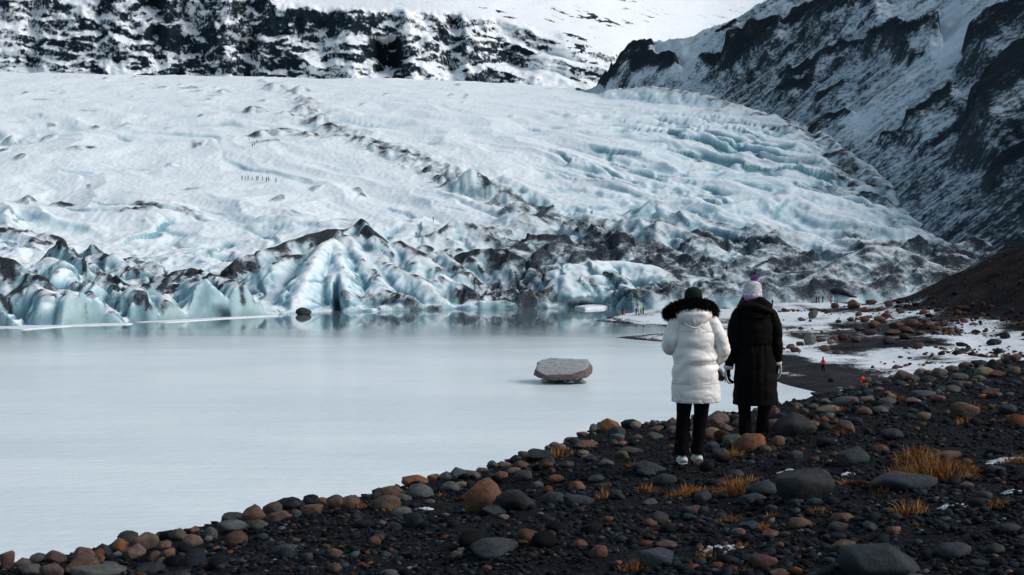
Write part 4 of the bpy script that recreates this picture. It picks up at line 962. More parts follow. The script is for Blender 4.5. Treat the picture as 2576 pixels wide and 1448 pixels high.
def cloth(name, col, rough=.7, spec=.15, nscale=30, bump=.25, sheen=0.0):
    t = NT(name); o = t.coord('Object'); n1 = t.noise(o, nscale, 5, .6); n2_ = t.noise(o, 6, 3, .5)
    c = t.mix(1.0, (*col, 1), t.ramp(n2_, [(.3, (.88, .88, .88)), (.7, (1.1, 1.1, 1.1))]), 'MULTIPLY')
    t.bump(t.math('ADD', t.math('MULTIPLY', n1, .3), n2_), bump, .02)
    return t.set(c, rough, spec, **({'Sheen Weight': sheen} if sheen else {}))
SKIN = cloth('skin', (.48, .30, .22), .5, .3, 60, .1)
def skin_body(name, joints, edges, mat, parent):
    """one continuous body: joints {name: (x, y, z, r)}, grown along the edges"""
    ks = list(joints); me = bpy.data.meshes.new(name)
    me.from_pydata([joints[k][:3] for k in ks], [(ks.index(a), ks.index(b)) for a, b in edges], []); me.update()
    o = link(name, me, parent)
    md = o.modifiers.new('skin', 'SKIN'); md.use_smooth_shade = True
    for v, k in zip(me.skin_vertices[0].data, ks): v.radius = (joints[k][3], joints[k][3]); v.use_root = (k == 'pelvis')
    sb = o.modifiers.new('sub', 'SUBSURF'); sb.levels = 2; sb.render_levels = 2
    me.materials.append(mat)
    return o
BODY_EDGES = [('pelvis','waist'),('waist','chest'),('chest','neck'),('neck','jaw'),('jaw','brow'),('brow','crown'),('jaw','nose'),('chest','lsh'),('lsh','lel'),('lel','lwr'),('chest','rsh'),('rsh','rel'),('rel','rwr'),('pelvis','lhip'),('lhip','lkn'),('lkn','lan'),('lan','ltoe'),('pelvis','rhip'),('rhip','rkn'),('rkn','ran'),('ran','rtoe')]
def body(parent, H, sh, el, wr, hip, kn, an, hx):
    (lsh, rsh), (lel, rel), (lwr, rwr), (lh, rh), (lk, rk), (la, ra) = sh, el, wr, hip, kn, an
    k = H/1.7
    J = dict(pelvis=(hx*.6, 0, .90*k, .10), waist=(hx*.8, 0, 1.05*k, .10), chest=(hx, 0, 1.28*k, .105), neck=(hx, .02, 1.46*k, .045), jaw=(hx, .045, 1.535*k, .055), brow=(hx, .035, 1.60*k, .072), crown=(hx, .03, 1.655*k, .05), nose=(hx, .125, 1.555*k, .012),
             lsh=(*lsh, .05), rsh=(*rsh, .05), lel=(*lel, .036), rel=(*rel, .036), lwr=(*lwr, .025), rwr=(*rwr, .025),
             lhip=(*lh, .07), rhip=(*rh, .07), lkn=(*lk, .048), rkn=(*rk, .048), lan=(*la, .033), ran=(*ra, .033), ltoe=(la[0], la[1]+.15, .035, .026), rtoe=(ra[0], ra[1]+.15, .035, .026))
    b = skin_body('body', J, BODY_EDGES, SKIN, parent)
    eye = cloth('eye_dark', (.02, .015, .012), .3, .4)
    for sx in (-1, 1):
        V = ICO2[0]*.011+np.array([hx+sx*.03, .112, 1.59*k]); link('eye', mesh_from('eye', V, ICO2[1], mats=[eye]), b)
        V = ICO2[0]*np.array([.012, .022, .032])+np.array([hx+sx*.085, .03, 1.565*k]); link('ear', mesh_from('ear', V, ICO2[1], mats=[SKIN]), b)
    return b
def beanie(parent, cx, cy, z0, z1, rx, ry, cuff, mat, pattern=False, rib=34, tilt=0):
    m, ns = 46, 96; zz = np.linspace(0, 1, m); V = []; C = []
    a = np.linspace(0, 2*np.pi, ns, endpoint=False)
    for t in zz:
        z = z0+(z1-z0)*t
        q = (z-z0)/(z1-z0); dome = (max(0, 1-max(0, (q-.42)/.58)**2.3))**.5 if q > .42 else 1.0
        r = dome*(.97+.03*math.sin(q*9))
        iscuff = z < z0+cuff
        rr = r+(.055 if iscuff else 0)*math.sin(min(1, (z-z0)/cuff)*math.pi)**.35 if iscuff else r
        rb = (.022 if iscuff else .010)*np.sin(a*rib)
        rad = rr+rb*r+.015*n2(np.cos(a)*2+q*3, np.sin(a)*2, 4)
        V.append(np.stack([cx+tilt*q+rx*rad*np.cos(a), cy+ry*rad*np.sin(a), np.full(ns, z)], 1))
        if pattern:
            lav = np.array([.42, .27, .50]); grey = np.array([.40, .45, .47]); wht = np.array([.72, .72, .74]); pnk = np.array([.62, .33, .38])
            c = np.tile(lav, (ns, 1))
            if not iscuff:
                u = ((a+.62)/(2*np.pi)*6) % 1-.5; v = (q-.52)/.26
                dm = np.abs(u)*2+np.abs(v)
                c = np.where((dm < 1.05)[:, None], wht, np.tile(grey, (ns, 1)))
                c = np.where((dm < .80)[:, None], grey, c); c = np.where((dm < .55)[:, None], wht, c); c = np.where((dm < .34)[:, None], pnk, c)
                if q < .34: c = np.where((np.abs(((a/(2*np.pi)*12) % 1)-.5) < (.34-q)*3.2)[:, None], lav, np.tile(wht, (ns, 1)))
                if q > .80: c = np.tile(lav*.5+wht*.5, (ns, 1))
            C.append(c)
    V = np.concatenate(V+[np.array([[cx+tilt, cy, z1]])]); top = m*ns
    F = [[i*ns+j, i*ns+(j+1) % ns, (i+1)*ns+(j+1) % ns, (i+1)*ns+j] for i in range(m-1) for j in range(ns)]+[[(m-1)*ns+j, (m-1)*ns+(j+1) % ns, top] for j in range(ns)]
    b = MB().add(V, F, np.concatenate(C+[np.array([[.5, .4, .55]])]) if pattern else None)
    return b.build('beanie', mat, parent, colors=pattern)
def strands(path, r0, r1, length, n, seed, width=.0035, gravity=.3, m=60):
    """fur: thin two-sided blades standing out of a tube"""
    r = np.random.default_rng(seed); S = spline(path, m); T = np.gradient(S[:, :3], axis=0); T /= np.linalg.norm(T, axis=1)[:, None]
    i = r.integers(0, m, n); a = r.uniform(0, 2*np.pi, n); up = np.array([0, 1., 0])
    e = np.cross(np.tile(up, (n, 1)), T[i]); e /= np.linalg.norm(e, axis=1)[:, None]+1e-9; f = np.cross(T[i], e)
    d = np.cos(a)[:, None]*e+np.sin(a)[:, None]*f
    base = S[i, :3]+d*(S[i, 3]*.75)[:, None]+T[i]*r.normal(0, .006, (n, 1))
    dirn = d+.45*r.normal(size=(n, 3))+T[i]*r.normal(0, .3, (n, 1)); dirn[:, 2] -= gravity; dirn /= np.linalg.norm(dirn, axis=1)[:, None]
    L = length*r.uniform(.6, 1.25, (n, 1)); sd = np.cross(dirn, r.normal(size=(n, 3))); sd /= np.linalg.norm(sd, axis=1)[:, None]
    mid = base+dirn*L*.55+d*.004; tip = base+dirn*L; tip[:, 2] -= L[:, 0]*.12
    V = np.stack([base-sd*width, base+sd*width, mid+sd*width*.7, mid-sd*width*.7, tip], 1).reshape(-1, 3)
    k = np.arange(n)[:, None]*5
    return V, (k+np.array([[0, 1, 2]])).tolist()+(k+np.array([[0, 2, 3]])).tolist()+(k+np.array([[3, 2, 4]])).tolist()
def shoe(parent, x, y, z, mat, L=.27, w=.045):
    R = [(y-.075, .032, .055), (y-.06, .040, .075), (y-.02, .043, .085), (y+.04, .042, .075), (y+.10, .046, .055), (y+.15, .043, .045), (y+.185, .022, .03)]
    b = MB(); b.tube([(x, yy, z+hh*.5, hh*.52, ww) for yy, ww, hh in R], m=20, ns=18, up=(1, 0, 0))
    o = b.build('shoe', mat, parent)
    s2 = MB(); s2.tube([(x, yy, z+.008, .012, ww*1.08) for yy, ww, hh in R], m=18, ns=14, up=(1, 0, 0))
    s2.build('sole', cloth('shoe_sole', (.55, .56, .56), .8), o)
    return o
def hand(b, wr, side, down=(0, .05, -1), size=1.0, c=None):
    """palm and five bent fingers; side -1 left, +1 right; the thumb leaves the side of the palm that faces forward"""
    wr = np.array(wr, float); d = np.array(down, float); d /= np.linalg.norm(d); fw = np.array([0, 1., 0]); fw -= d*(fw@d); fw /= np.linalg.norm(fw); inn = np.array([-side, 0, 0.])
    s = size; P = lambda t, f, i: wr+d*t*s+fw*f*s+inn*i*s
    b.tube([(*P(-.01, 0, 0), .027*s, .022*s), (*P(.03, 0, 0), .036*s, .019*s), (*P(.07, 0, .003), .043*s, .018*s), (*P(.092, 0, .006), .040*s, .015*s)], m=10, ns=14, up=inn, c=c)
    for k, (f, l) in enumerate([(.030, .070), (.010, .080), (-.010, .074), (-.029, .058)]):
        b.tube([(*P(.082, f, .004), .0105*s, .0105*s), (*P(.082+l*.45, f*1.05, .012), .0102*s, .0102*s), (*P(.082+l*.8, f*1.02, .034), .0095*s, .0095*s), (*P(.082+l*.95, f, .055), .0075*s, .0075*s)], m=9, ns=9, up=fw, c=c)
    b.tube([(*P(.022, .026, .004), .014*s, .014*s), (*P(.050, .052, .012), .012*s, .012*s), (*P(.082, .056, .026), .010*s, .010*s), (*P(.098, .052, .034), .008*s, .008*s)], m=9, ns=9, up=inn, c=c)
def wr_noise(amp, fx, fz, s):
    return lambda P: amp*n3(P[:, 0]*fx, P[:, 1]*fx, P[:, 2]*fz, s)+amp*.5*n3(P[:, 0]*fx*2.3, P[:, 1]*fx*2.3, P[:, 2]*fz*2.3, s+3)
BLACKC = cloth('black_trouser_cloth', (.0045, .0045, .006), .9, .05)

def person_white():
    X, Y = (1735-CX)/FPX*12.0, 12.0
    e = bpy.data.objects.new('person', None); COL.objects.link(e); Z = float(bank_z(X, Y))+.015
    e.location = (X, Y, Z)
    tag(e, 'person in a long white puffer coat with black fur hood seen from behind', 'person')
    down = cloth('white_down_nylon', (.82, .82, .81), .45, .3, 40, .10)
    body(e, 1.66, ((-.10, 0, 1.37), (.17, 0, 1.37)), ((-.185, .02, 1.16), (.30, .02, 1.12)), ((-.08, .20, 1.13), (.25, .12, .98)), ((-.03, 0, .84), (.11, 0, .84)), ((-.06, .01, .46), (.10, .01, .46)), ((-.07, 0, .09), (.08, .03, .09)), .038)
    seams = np.array([.585, .79, .985, 1.135, 1.29, 1.47]); wn_ = wr_noise(.006, 5, 12, 3); wn = lambda P: wn_(P)-.009*np.maximum(0, 1-6*np.abs(n3(P[:, 0]*7+P[:, 2]*3, P[:, 1]*7, P[:, 2]*13, 14)))*sstep(-.1, .3, n3(P[:, 0]*3, P[:, 1]*3, P[:, 2]*3, 15))
    def puff(z):
        k = np.clip(np.searchsorted(seams, z)-1, 0, len(seams)-2); t = np.clip((z-seams[k])/(seams[k+1]-seams[k]), 0, 1)
        return .013*np.abs(np.sin(np.pi*t))**.30-.008
    def dt(u, a, P):
        diag = .012*np.sin(34*(P[:, 2]-.55*P[:, 0])+4*n2(P[:, 0]*4, P[:, 2]*4, 5))*np.exp(-((P[:, 2]-1.04)/.17)**2)
        pin = .004*np.sin(a*26+3*n2(P[:, 2]*9, a, 7))*np.exp(-(puff(P[:, 2])+.007)/.004)
        return puff(P[:, 2])+wn(P)+diag+pin
    b = MB()
    b.tube([(.06,0,.612,.205,.15),(.06,0,.606,.232,.172),(.06,0,.66,.236,.18),(.057,0,.80,.232,.18),(.056,0,.98,.215,.175),(.054,0,1.12,.203,.168),(.05,0,1.27,.200,.16),(.045,0,1.36,.185,.14),(.04,0,1.43,.135,.11),(.04,.01,1.50,.085,.09),(.04,.02,1.52,.06,.07)], m=96, ns=110, disp=dt, up=(0, 1, 0))
    coat = b.build('coat', down, e)
    st = cloth('seam_thread', (.52, .50, .47), .7, .1)
    for zs, rx, ry in ((.79, .234, .182), (.985, .213, .174), (1.29, .197, .157)):
        b = MB(); a = np.linspace(0, 2*np.pi, 65); rr = .0035
        P = np.stack([.056+(rx-.003)*np.cos(a), (ry-.003)*np.sin(a), zs+.004*np.sin(a*5), np.full(65, rr), np.full(65, rr)], 1)
        b.tube(P, m=0, ns=6, cap=False, up=(0, 0, 1)); b.build('seam', st, coat)
    ws_ = wr_noise(.005, 9, 12, 8); ws = lambda P: ws_(P)-.007*np.maximum(0, 1-6*np.abs(n3(P[:, 0]*8, P[:, 1]*8, P[:, 2]*14, 19)))
    def ds(sm):
        sm = np.array(sm)
        def f(u, a, P):
            k = np.clip(np.searchsorted(sm, u)-1, 0, len(sm)-2); t = (u-sm[k])/(sm[k+1]-sm[k])
            return .009*np.abs(np.sin(np.pi*np.clip(t, 0, 1)))**.4-.006+ws(P)+.003*np.sin(a*14+u*9)*np.exp(-t*6)
        return f
    b = MB(); b.tube([(-.055,0,1.425,.05,.05),(-.115,0,1.375,.082,.085),(-.165,-.005,1.28,.080,.085),(-.192,0,1.175,.076,.082),(-.175,.08,1.12,.072,.072),(-.125,.17,1.115,.058,.058),(-.10,.21,1.12,.045,.045)], m=56, ns=48, disp=ds([0, .3, .52, .72, .9, 1.01]), up=(0, 1, .2)); b.build('sleeve', down, e)
    b = MB(); b.tube([(.13,0,1.425,.05,.05),(.195,0,1.375,.085,.088),(.258,-.01,1.27,.083,.088),(.308,-.01,1.16,.078,.084),(.315,.02,1.085,.076,.080),(.285,.07,1.02,.066,.068),(.258,.11,.975,.05,.052)], m=60, ns=48, disp=ds([0, .28, .5, .7, .88, 1.01]), up=(0, 1, .2)); b.build('sleeve', down, e)
    # hood lying on the back: pouch with a drawn hem and a tab
    V, F = ICO4; V = V.copy(); W = V*np.array([.178, .125, .125])
    W[:, 0] *= 1-.42*np.clip(-V[:, 2], 0, 1)**1.6; W[:, 2] *= np.where(V[:, 2] < 0, 1.12, .75)
    W += (.012*n3(V[:, 0]*2.2, V[:, 1]*2.2, V[:, 2]*3, 6)+.006*n3(V[:, 0]*5, V[:, 1]*5, V[:, 2]*8, 7))[:, None]*V
    W += np.array([.03, -.085, 1.455]); hood = link('hood', mesh_from('hood', W, F, mats=[down]), e)
    b = MB(); b.tube([(-.075,-.175,1.375,.008,.006),(-.02,-.196,1.345,.008,.006),(.04,-.198,1.338,.008,.006),(.10,-.180,1.37,.008,.006)], m=16, ns=8); b.build('hood_seam', down, hood)
    b = MB(); b.tube([(.005,-.200,1.43,.018,.004),(.006,-.208,1.40,.018,.004),(.008,-.206,1.372,.018,.004)], m=8, ns=8); b.build('tab', cloth('tab_grey', (.50, .49, .48), .7), hood)
    path = [(-.190,.10,1.455,.035,.035),(-.185,.02,1.475,.045,.045),(-.125,-.075,1.520,.052,.052),(-.03,-.12,1.548,.052,.052),(.07,-.12,1.552,.052,.052),(.16,-.075,1.530,.052,.052),(.215,.01,1.488,.046,.046),(.215,.09,1.46,.035,.035)]
    fm = NT('black_fur').set((.0045, .0045, .005), .75, .12)
    b = MB(); b.tube(path, m=40, ns=20); V, F = strands(path, .05, .05, .055, 9000, 3); b.add(V, F)
    b.build('fur_trim', fm, hood)
    beanie(e, .038, .02, 1.555, 1.722, .091, .10, .055, cloth('dark_green_knit', (.012, .020, .017), .95, .05, 90, .6), rib=40)
    wl_ = wr_noise(.007, 10, 9, 12)
    for side, P in (('l', [(-.052,0,.68,.078,.085),(-.052,0,.60,.077,.085),(-.062,.0,.46,.070,.078),(-.066,.005,.34,.068,.074),(-.074,0,.20,.070,.078),(-.078,-.005,.125,.074,.086),(-.076,-.005,.095,.070,.084)]),
                    ('r', [(.116,0,.68,.078,.085),(.116,0,.60,.077,.085),(.108,.01,.46,.069,.078),(.096,.015,.34,.064,.072),(.084,.02,.20,.060,.074),(.078,.02,.125,.062,.080),(.078,.02,.10,.058,.078)])):
        b = MB(); b.tube(P, m=44, ns=30, disp=lambda u, a, P: wl_(P)+.006*np.sin(38*P[:, 2]+2.5*np.cos(a))*(u > .55)); b.build('trouser_leg', BLACKC, e)
    wh = cloth('white_shoe_leather', (.52, .54, .55), .5, .3)
    shoe(e, -.066, 0, 0, wh); shoe(e, .084, .03, .01, wh)
    # bag hanging at the hip: a thing of its own
    g = bpy.data.objects.new('handbag', None); COL.objects.link(g); g.location = (X+.295, Y-.02, Z+.875)
    tag(g, 'small black leather bag at the hip of the white coat', 'bag')
    lea = cloth('black_leather', (.008, .008, .009), .35, .4)
    b = MB(); b.tube([(-.035,0,.052,.01,.012),(-.030,0,.045,.026,.030),(-.005,0,0,.040,.038),(.028,0,-.045,.036,.034),(.036,0,-.054,.012,.012)], m=24, ns=20, disp=lambda u, a, P: .004*np.sin(a*6+u*20)); b.build('pouch', lea, g)
    b = MB(); b.tube([(-.03,0,.05,.006,.006),(-.05,.03,.10,.006,.006),(-.06,.07,.16,.006,.006)], m=12, ns=8); b.build('strap', lea, g)
    b = MB(); b.tube([(.040,0,-.045,.006,.006),(.048,0,-.062,.006,.006),(.044,0,-.085,.004,.004)], m=8, ns=8); b.build('tassel', lea, g)
person_white()

def person_black():
    Y = 13.7; X = (1898-CX)/FPX*Y
    e = bpy.data.objects.new('person', None); COL.objects.link(e); Z = CAMZ-(1105-HZ)/FPX*Y; e.location = (X, Y, Z)
    tag(e, 'person in a long black parka and a patterned lilac bobble hat seen from behind', 'person')
    blk = cloth('black_parka_nylon', (.0042, .0042, .0046), .8, .06, 50, .35)
    body(e, 1.72, ((-.15, 0, 1.36), (.17, 0, 1.36)), ((-.235, .0, 1.06), (.25, .0, 1.06)), ((-.275, .02, .82), (.255, .03, .86)), ((-.09, 0, .88), (.10, 0, .88)), ((-.10, .01, .48), (.10, .01, .48)), ((-.105, 0, .09), (.088, .02, .09)), -.012)
    wn = wr_noise(.010, 6, 9, 21); wf = wr_noise(.006, 14, 5, 25)
    def dt(u, a, P):
        back = np.clip(-np.sin(a), 0, 1)
        waist = -.013*np.exp(-((P[:, 2]-1.045)/.018)**2)+.006*np.sin(a*22)*np.exp(-((P[:, 2]-1.03)/.05)**2)
        fold = .010*np.sin(9*P[:, 0]*6+3*n2(P[:, 0]*5, P[:, 2]*3, 4))*np.exp(-((P[:, 2]-.8)/.25)**2)*.5
        return wn(P)+wf(P)+waist+fold
    b = MB(); b.tube([(.012,0,.40,.20,.15),(.012,0,.388,.246,.185),(.012,0,.45,.246,.190),(.010,0,.65,.236,.190),(.008,0,.85,.224,.182),(.006,0,1.03,.200,.165),(.004,0,1.15,.203,.165),(.004,0,1.27,.205,.16),(.006,0,1.36,.190,.14),(.004,.0,1.42,.145,.115),(0,.01,1.48,.09,.09),(-.01,.02,1.52,.06,.07)], m=100, ns=110, disp=dt)
    b.build('coat', blk, e)
    ws = wr_noise(.008, 9, 9, 31)
    def ds(u, a, P): return ws(P)+.006*np.abs(np.sin(u*13))**.6-.004
    b = MB(); b.tube([(-.10,0,1.43,.05,.05),(-.165,0,1.375,.082,.085),(-.212,-.01,1.26,.078,.084),(-.236,-.01,1.10,.070,.078),(-.250,.0,.98,.064,.070),(-.268,.015,.88,.057,.062),(-.280,.02,.815,.052,.056)], m=60, ns=44, disp=ds); b.build('sleeve', blk, e)
    b = MB(); b.tube([(.115,0,1.42,.05,.05),(.175,0,1.368,.084,.086),(.222,-.01,1.25,.076,.082),(.246,-.01,1.08,.068,.076),(.254,.0,.98,.060,.068),(.256,.02,.90,.054,.060),(.256,.03,.855,.050,.054)], m=60, ns=44, disp=ds); b.build('sleeve', blk, e)
    V, F = ICO4; V = V.copy(); W = V*np.array([.195, .13, .115])
    W[:, 0] *= 1-.36*np.clip(V[:, 2], 0, 1)**1.3-.30*np.clip(-V[:, 2], 0, 1)**2; W[:, 2] *= np.where(V[:, 2] < 0, 1.0, 1.05)
    fold = .018*np.sin(V[:, 2]*7+V[:, 0]*2.5+2*np.abs(V[:, 0]))
    W += (fold+.014*n3(V[:, 0]*2, V[:, 1]*2, V[:, 2]*3, 16)+.006*n3(V[:, 0]*6, V[:, 1]*6, V[:, 2]*8, 17))[:, None]*V
    W += np.array([.010, -.07, 1.452]); hood = link('hood', mesh_from('hood', W, F, mats=[blk]), e)
    b = MB(); b.tube([(-.155,-.10,1.40,.009,.008),(-.08,-.185,1.372,.010,.009),(.02,-.200,1.362,.010,.009),(.11,-.180,1.378,.010,.009),(.170,-.09,1.41,.009,.008)], m=20, ns=8); b.build('hood_seam', blk, hood)
    t = NT('patterned_knit'); c = t.attr('tint', 'Color'); n1 = t.noise(t.coord('Object'), 120, 3, .6); t.bump(n1, .7, .006); kn = t.set(c, .95, .05)
    bn = beanie(e, -.024, .02, 1.545, 1.765, .108, .115, .055, kn, True, rib=36, tilt=.012)
    path = [(.004,.015,1.772,.034,.034),(.004,.018,1.79,.036,.036),(.004,.02,1.806,.020,.020)]
    b = MB(); b.tube(path, m=12, ns=16); V, F = strands(path, .03, .03, .020, 1600, 9, .003, 0, 12); b.add(V, F); b.build('pompom', cloth('lilac_wool', (.40, .19, .46), .95, .05), bn)
    hair = cloth('brown_hair', (.030, .016, .011), .5, .3, 120, .5)
    path = [(-.075,.02,1.585,.045,.040),(-.110,-.01,1.545,.042,.034),(-.150,-.02,1.50,.032,.024),(-.180,-.01,1.455,.018,.014),(-.195,.0,1.42,.006,.006)]
    b = MB(); b.tube(path, m=24, ns=16, disp=lambda u, a, P: .004*np.sin(a*7+u*5)); V, F = strands(path, .03, .02, .05, 500, 5, .0018, 1.6, 24); b.add(V, F)
    b.tube([(-.02,-.06,1.56,.085,.045),(-.01,-.07,1.50,.08,.045),(0,-.06,1.44,.05,.03)], m=10, ns=18); b.build('hair', hair, e)
    wl_ = wr_noise(.007, 10, 8, 42)
    for P in ([(-.108,0,.55,.082,.09),(-.110,0,.42,.076,.085),(-.108,.005,.30,.070,.078),(-.106,0,.18,.068,.076),(-.106,0,.08,.068,.078),(-.106,0,.05,.064,.076)],
              [(.116,0,.55,.082,.09),(.114,0,.42,.074,.085),(.104,.01,.30,.068,.078),(.094,.015,.18,.066,.076),(.088,.02,.09,.068,.080),(.086,.02,.06,.064,.078)]):
        b = MB(); b.tube(P, m=36, ns=30, disp=lambda u, a, P: wl_(P)+.003*np.sin(34*P[:, 2]+2*np.cos(a))); b.build('trouser_leg', BLACKC, e)
    bs = cloth('black_boot', (.010, .010, .011), .6, .2); shoe(e, -.105, 0, 0, bs); shoe(e, .088, .02, .01, bs)
    gw = cloth('white_glove_wool', (.62, .58, .60), .9, .05); gb = cloth('black_glove', (.008, .008, .009), .8, .1)
    for wr, side, sz in (((-.284, .022, .79), -1, 1.12), ((.257, .034, .835), 1, 1.0)):
        b = MB(); hand(b, wr, side, (-.05*side*-1, .06, -1), sz); gl = b.build('glove', gb, e)
        b = MB(); b.tube([(wr[0], wr[1], wr[2]+.030, .044, .046), (wr[0], wr[1], wr[2]+.026, .052, .054), (wr[0], wr[1], wr[2]+.008, .055, .056), (wr[0], wr[1], wr[2]-.012, .050, .051), (wr[0], wr[1], wr[2]-.018, .036, .036)], m=16, ns=24, disp=lambda u, a, P: .002*np.sin(a*12)); b.build('cuff', gw, gl)
        x, y, z = wr
        b = MB(); b.tube([(x+side*.030, y-.012, z-.01, .012, .022), (x+side*.040, y-.014, z-.06, .010, .024), (x+side*.030, y-.010, z-.12, .009, .020), (x+side*.004, y-.004, z-.168, .008, .014), (x-side*.020, y, z-.178, .006, .010)], m=20, ns=14); b.build('glove_back', gw, gl)
person_black()

# ---- far walkers: one continuous body each, coloured by clothing
def walker_mesh(pose):
    if pose == 'stand': J = dict(pelvis=(0,0,.92,.12), chest=(0,0,1.30,.15), neck=(0,0,1.47,.06), head=(0,.02,1.62,.10), crown=(0,.02,1.72,.06), le=(-.24,0,1.10,.055), lw=(-.25,.10,.88,.045), re=(.24,0,1.10,.055), rw=(.25,.08,.88,.045), lk=(-.11,.02,.50,.075), la=(-.12,0,.06,.06), lt=(-.12,.14,.04,.045), rk=(.11,.02,.50,.075), ra=(.12,0,.06,.06), rt=(.12,.14,.04,.045))
    elif pose == 'walk': J = dict(pelvis=(0,0,.90,.12), chest=(0,.05,1.28,.15), neck=(0,.07,1.45,.06), head=(0,.10,1.60,.10), crown=(0,.10,1.70,.06), le=(-.25,-.02,1.08,.055), lw=(-.22,.18,.98,.045), re=(.25,-.05,1.08,.055), rw=(.27,.05,.86,.045), lk=(-.11,.16,.50,.075), la=(-.14,.18,.06,.06), lt=(-.15,.31,.04,.045), rk=(.10,-.05,.48,.075), ra=(.12,-.26,.10,.06), rt=(.12,-.14,.04,.045))
    else: J = dict(pelvis=(0,-.15,.42,.14), chest=(0,.05,.78,.16), neck=(0,.14,.93,.06), head=(0,.19,1.06,.10), crown=(0,.20,1.16,.06), le=(-.25,.16,.62,.055), lw=(-.14,.34,.52,.045), re=(.25,.16,.62,.055), rw=(.14,.34,.52,.045), lk=(-.15,.26,.46,.08), la=(-.13,.02,.06,.06), lt=(-.13,.16,.04,.045), rk=(.15,.26,.46,.08), ra=(.13,.02,.06,.06), rt=(.13,.16,.04,.045))
    E = [('pelvis','chest'),('chest','neck'),('neck','head'),('head','crown'),('chest','le'),('le','lw'),('chest','re'),('re','rw'),('pelvis','lk'),('lk','la'),('la','lt'),('pelvis','rk'),('rk','ra'),('ra','rt')]
    o = skin_body('walker', J, E, SKIN, None); o.modifiers['sub'].levels = 1
    dg = bpy.context.evaluated_depsgraph_get(); me = bpy.data.meshes.new_from_object(o.evaluated_get(dg)); bpy.data.objects.remove(o)
    me.materials.clear()
    for _ in range(3): me.materials.append(SKIN)
    zc = .30 if pose == 'crouch' else .88; zh = .96 if pose == 'crouch' else 1.50
    n = len(me.polygons); c = np.array([p.center[:] for p in me.polygons])
    me.polygons.foreach_set('material_index', np.where(c[:, 2] > zh, 2, np.where((c[:, 2] < zc) & (np.abs(c[:, 0]) < .2), 0, 1)).astype(np.int32))
    me.polygons.foreach_set('use_smooth', np.ones(n, bool)); me.update()
    return me
WM = {p: walker_mesh(p) for p in ('stand', 'walk', 'crouch')}
_wm = {}
WCOL = dict(dark=(.010, .012, .016), navy=(.012, .018, .035), red=(.30, .018, .022), orange=(.75, .09, .02), scarlet=(.80, .045, .025), yellow=(.62, .68, .03), white=(.62, .64, .66), green=(.02, .06, .045), maroon=(.12, .02, .025), grey=(.09, .10, .11), black=(.004, .004, .005))
def wmat(c):
    if c not in _wm: _wm[c] = cloth('jacket_'+c, WCOL[c], .8, .1)
    return _wm[c]
def walker(loc, pose, legs, jacket, head, label, group=None, rz=0, h=1.75):
    o = link('person', WM[pose], loc=loc, rot=(0, 0, rz), scale=(h/1.75,)*3)
    for s, c in zip(o.material_slots, (legs, jacket, head)): s.link = 'OBJECT'; s.material = wmat(c)
    return tag(o, label, 'person', group)
ordn = ['leftmost', 'second', 'third', 'fourth', 'fifth', 'sixth', 'seventh', 'eighth', 'ninth']
row = [(609,454,'grey','grey'),(617,454,'dark','navy'),(624,454,'grey','maroon'),(635,454,'white','grey'),(645,455,'red','red'),(649,455,'dark','maroon'),(660,456,'dark','dark'),(670.5,458,'dark','navy'),(676,458,'navy','navy'),(694.5,460,'dark','grey')]
for i, (x, y, a, b) in enumerate(row):
    lab = 'rightmost of the ten hikers in a row, standing apart on the snow' if i == 9 else f'{ordn[i]}{" from the left" if i else ""} of the ten hikers in a row on the glacier'
    walker(glacier_find(x, y), 'stand', 'dark', b if a == 'grey' else a, 'black', lab, 'hikers in a row on the glacier', rz=i*1.3, h=1.85)
for i, x in enumerate((219, 223.5, 227)):
    walker(glacier_find(x, 475), 'stand', 'black', 'dark', 'dark', f'{["leftmost", "middle", "rightmost"][i]} of the three dark hikers at the far left of the glacier', 'three hikers at the left of the glacier', rz=i)
for i, (x, y, j, lab) in enumerate([(626.5,347,'grey','upper left hiker of the small group below the dark cone'),(631,346,'dark','upper right hiker of the small group below the dark cone'),(627,355,'white','pale hiker below the upper pair of the small group'),(635,371,'dark','lowest hiker of the small group below the dark cone'),(639.7,368,'navy','hiker just above the lowest one of the small group'),(646,361,'yellow','hiker in yellow at the dark rubble of the small group')]):
    walker(glacier_find(x, y), 'walk', 'dark', j, 'dark', lab, 'hikers below the dark cone', rz=i*1.1)
walker(glacier_find(1090, 559), 'walk', 'maroon', 'red', 'dark', 'climber in red on a snow ridge behind the ice front', 'climbers behind the ice front', rz=2.5)
walker(glacier_find(1047, 598), 'walk', 'green', 'green', 'white', 'climber in dark green below the red climber', 'climbers behind the ice front', rz=.6)
walker(glacier_find(1828, 684), 'stand', 'black', 'dark', 'dark', 'lone dark figure among the dirty ice hummocks above the white coat')
def bw(x, y): return on_beach(x, y)
for x, y, pose, lg, j, hd, lab, rz in [(1566,793,'stand','black','dark','dark','dark standing person at the left end of the lake spit',1), (1571,793.5,'crouch','dark','orange','dark','person in orange crouching at the end of the lake spit',2), (1600.5,794,'stand','black','dark','white','dark person at the left of the four on the lake spit',.4),
                              (1607,793.6,'walk','black','white','white','person in white among the four on the lake spit',2.2), (1612.5,791.5,'stand','dark','yellow','yellow','person in bright yellow on the lake spit',3.), (1618,791.5,'stand','black','navy','dark','dark person right of the one in yellow on the lake spit',4.)]:
    walker(bw(x, y), pose, lg, j, hd, lab, 'people on the lake spit', rz)
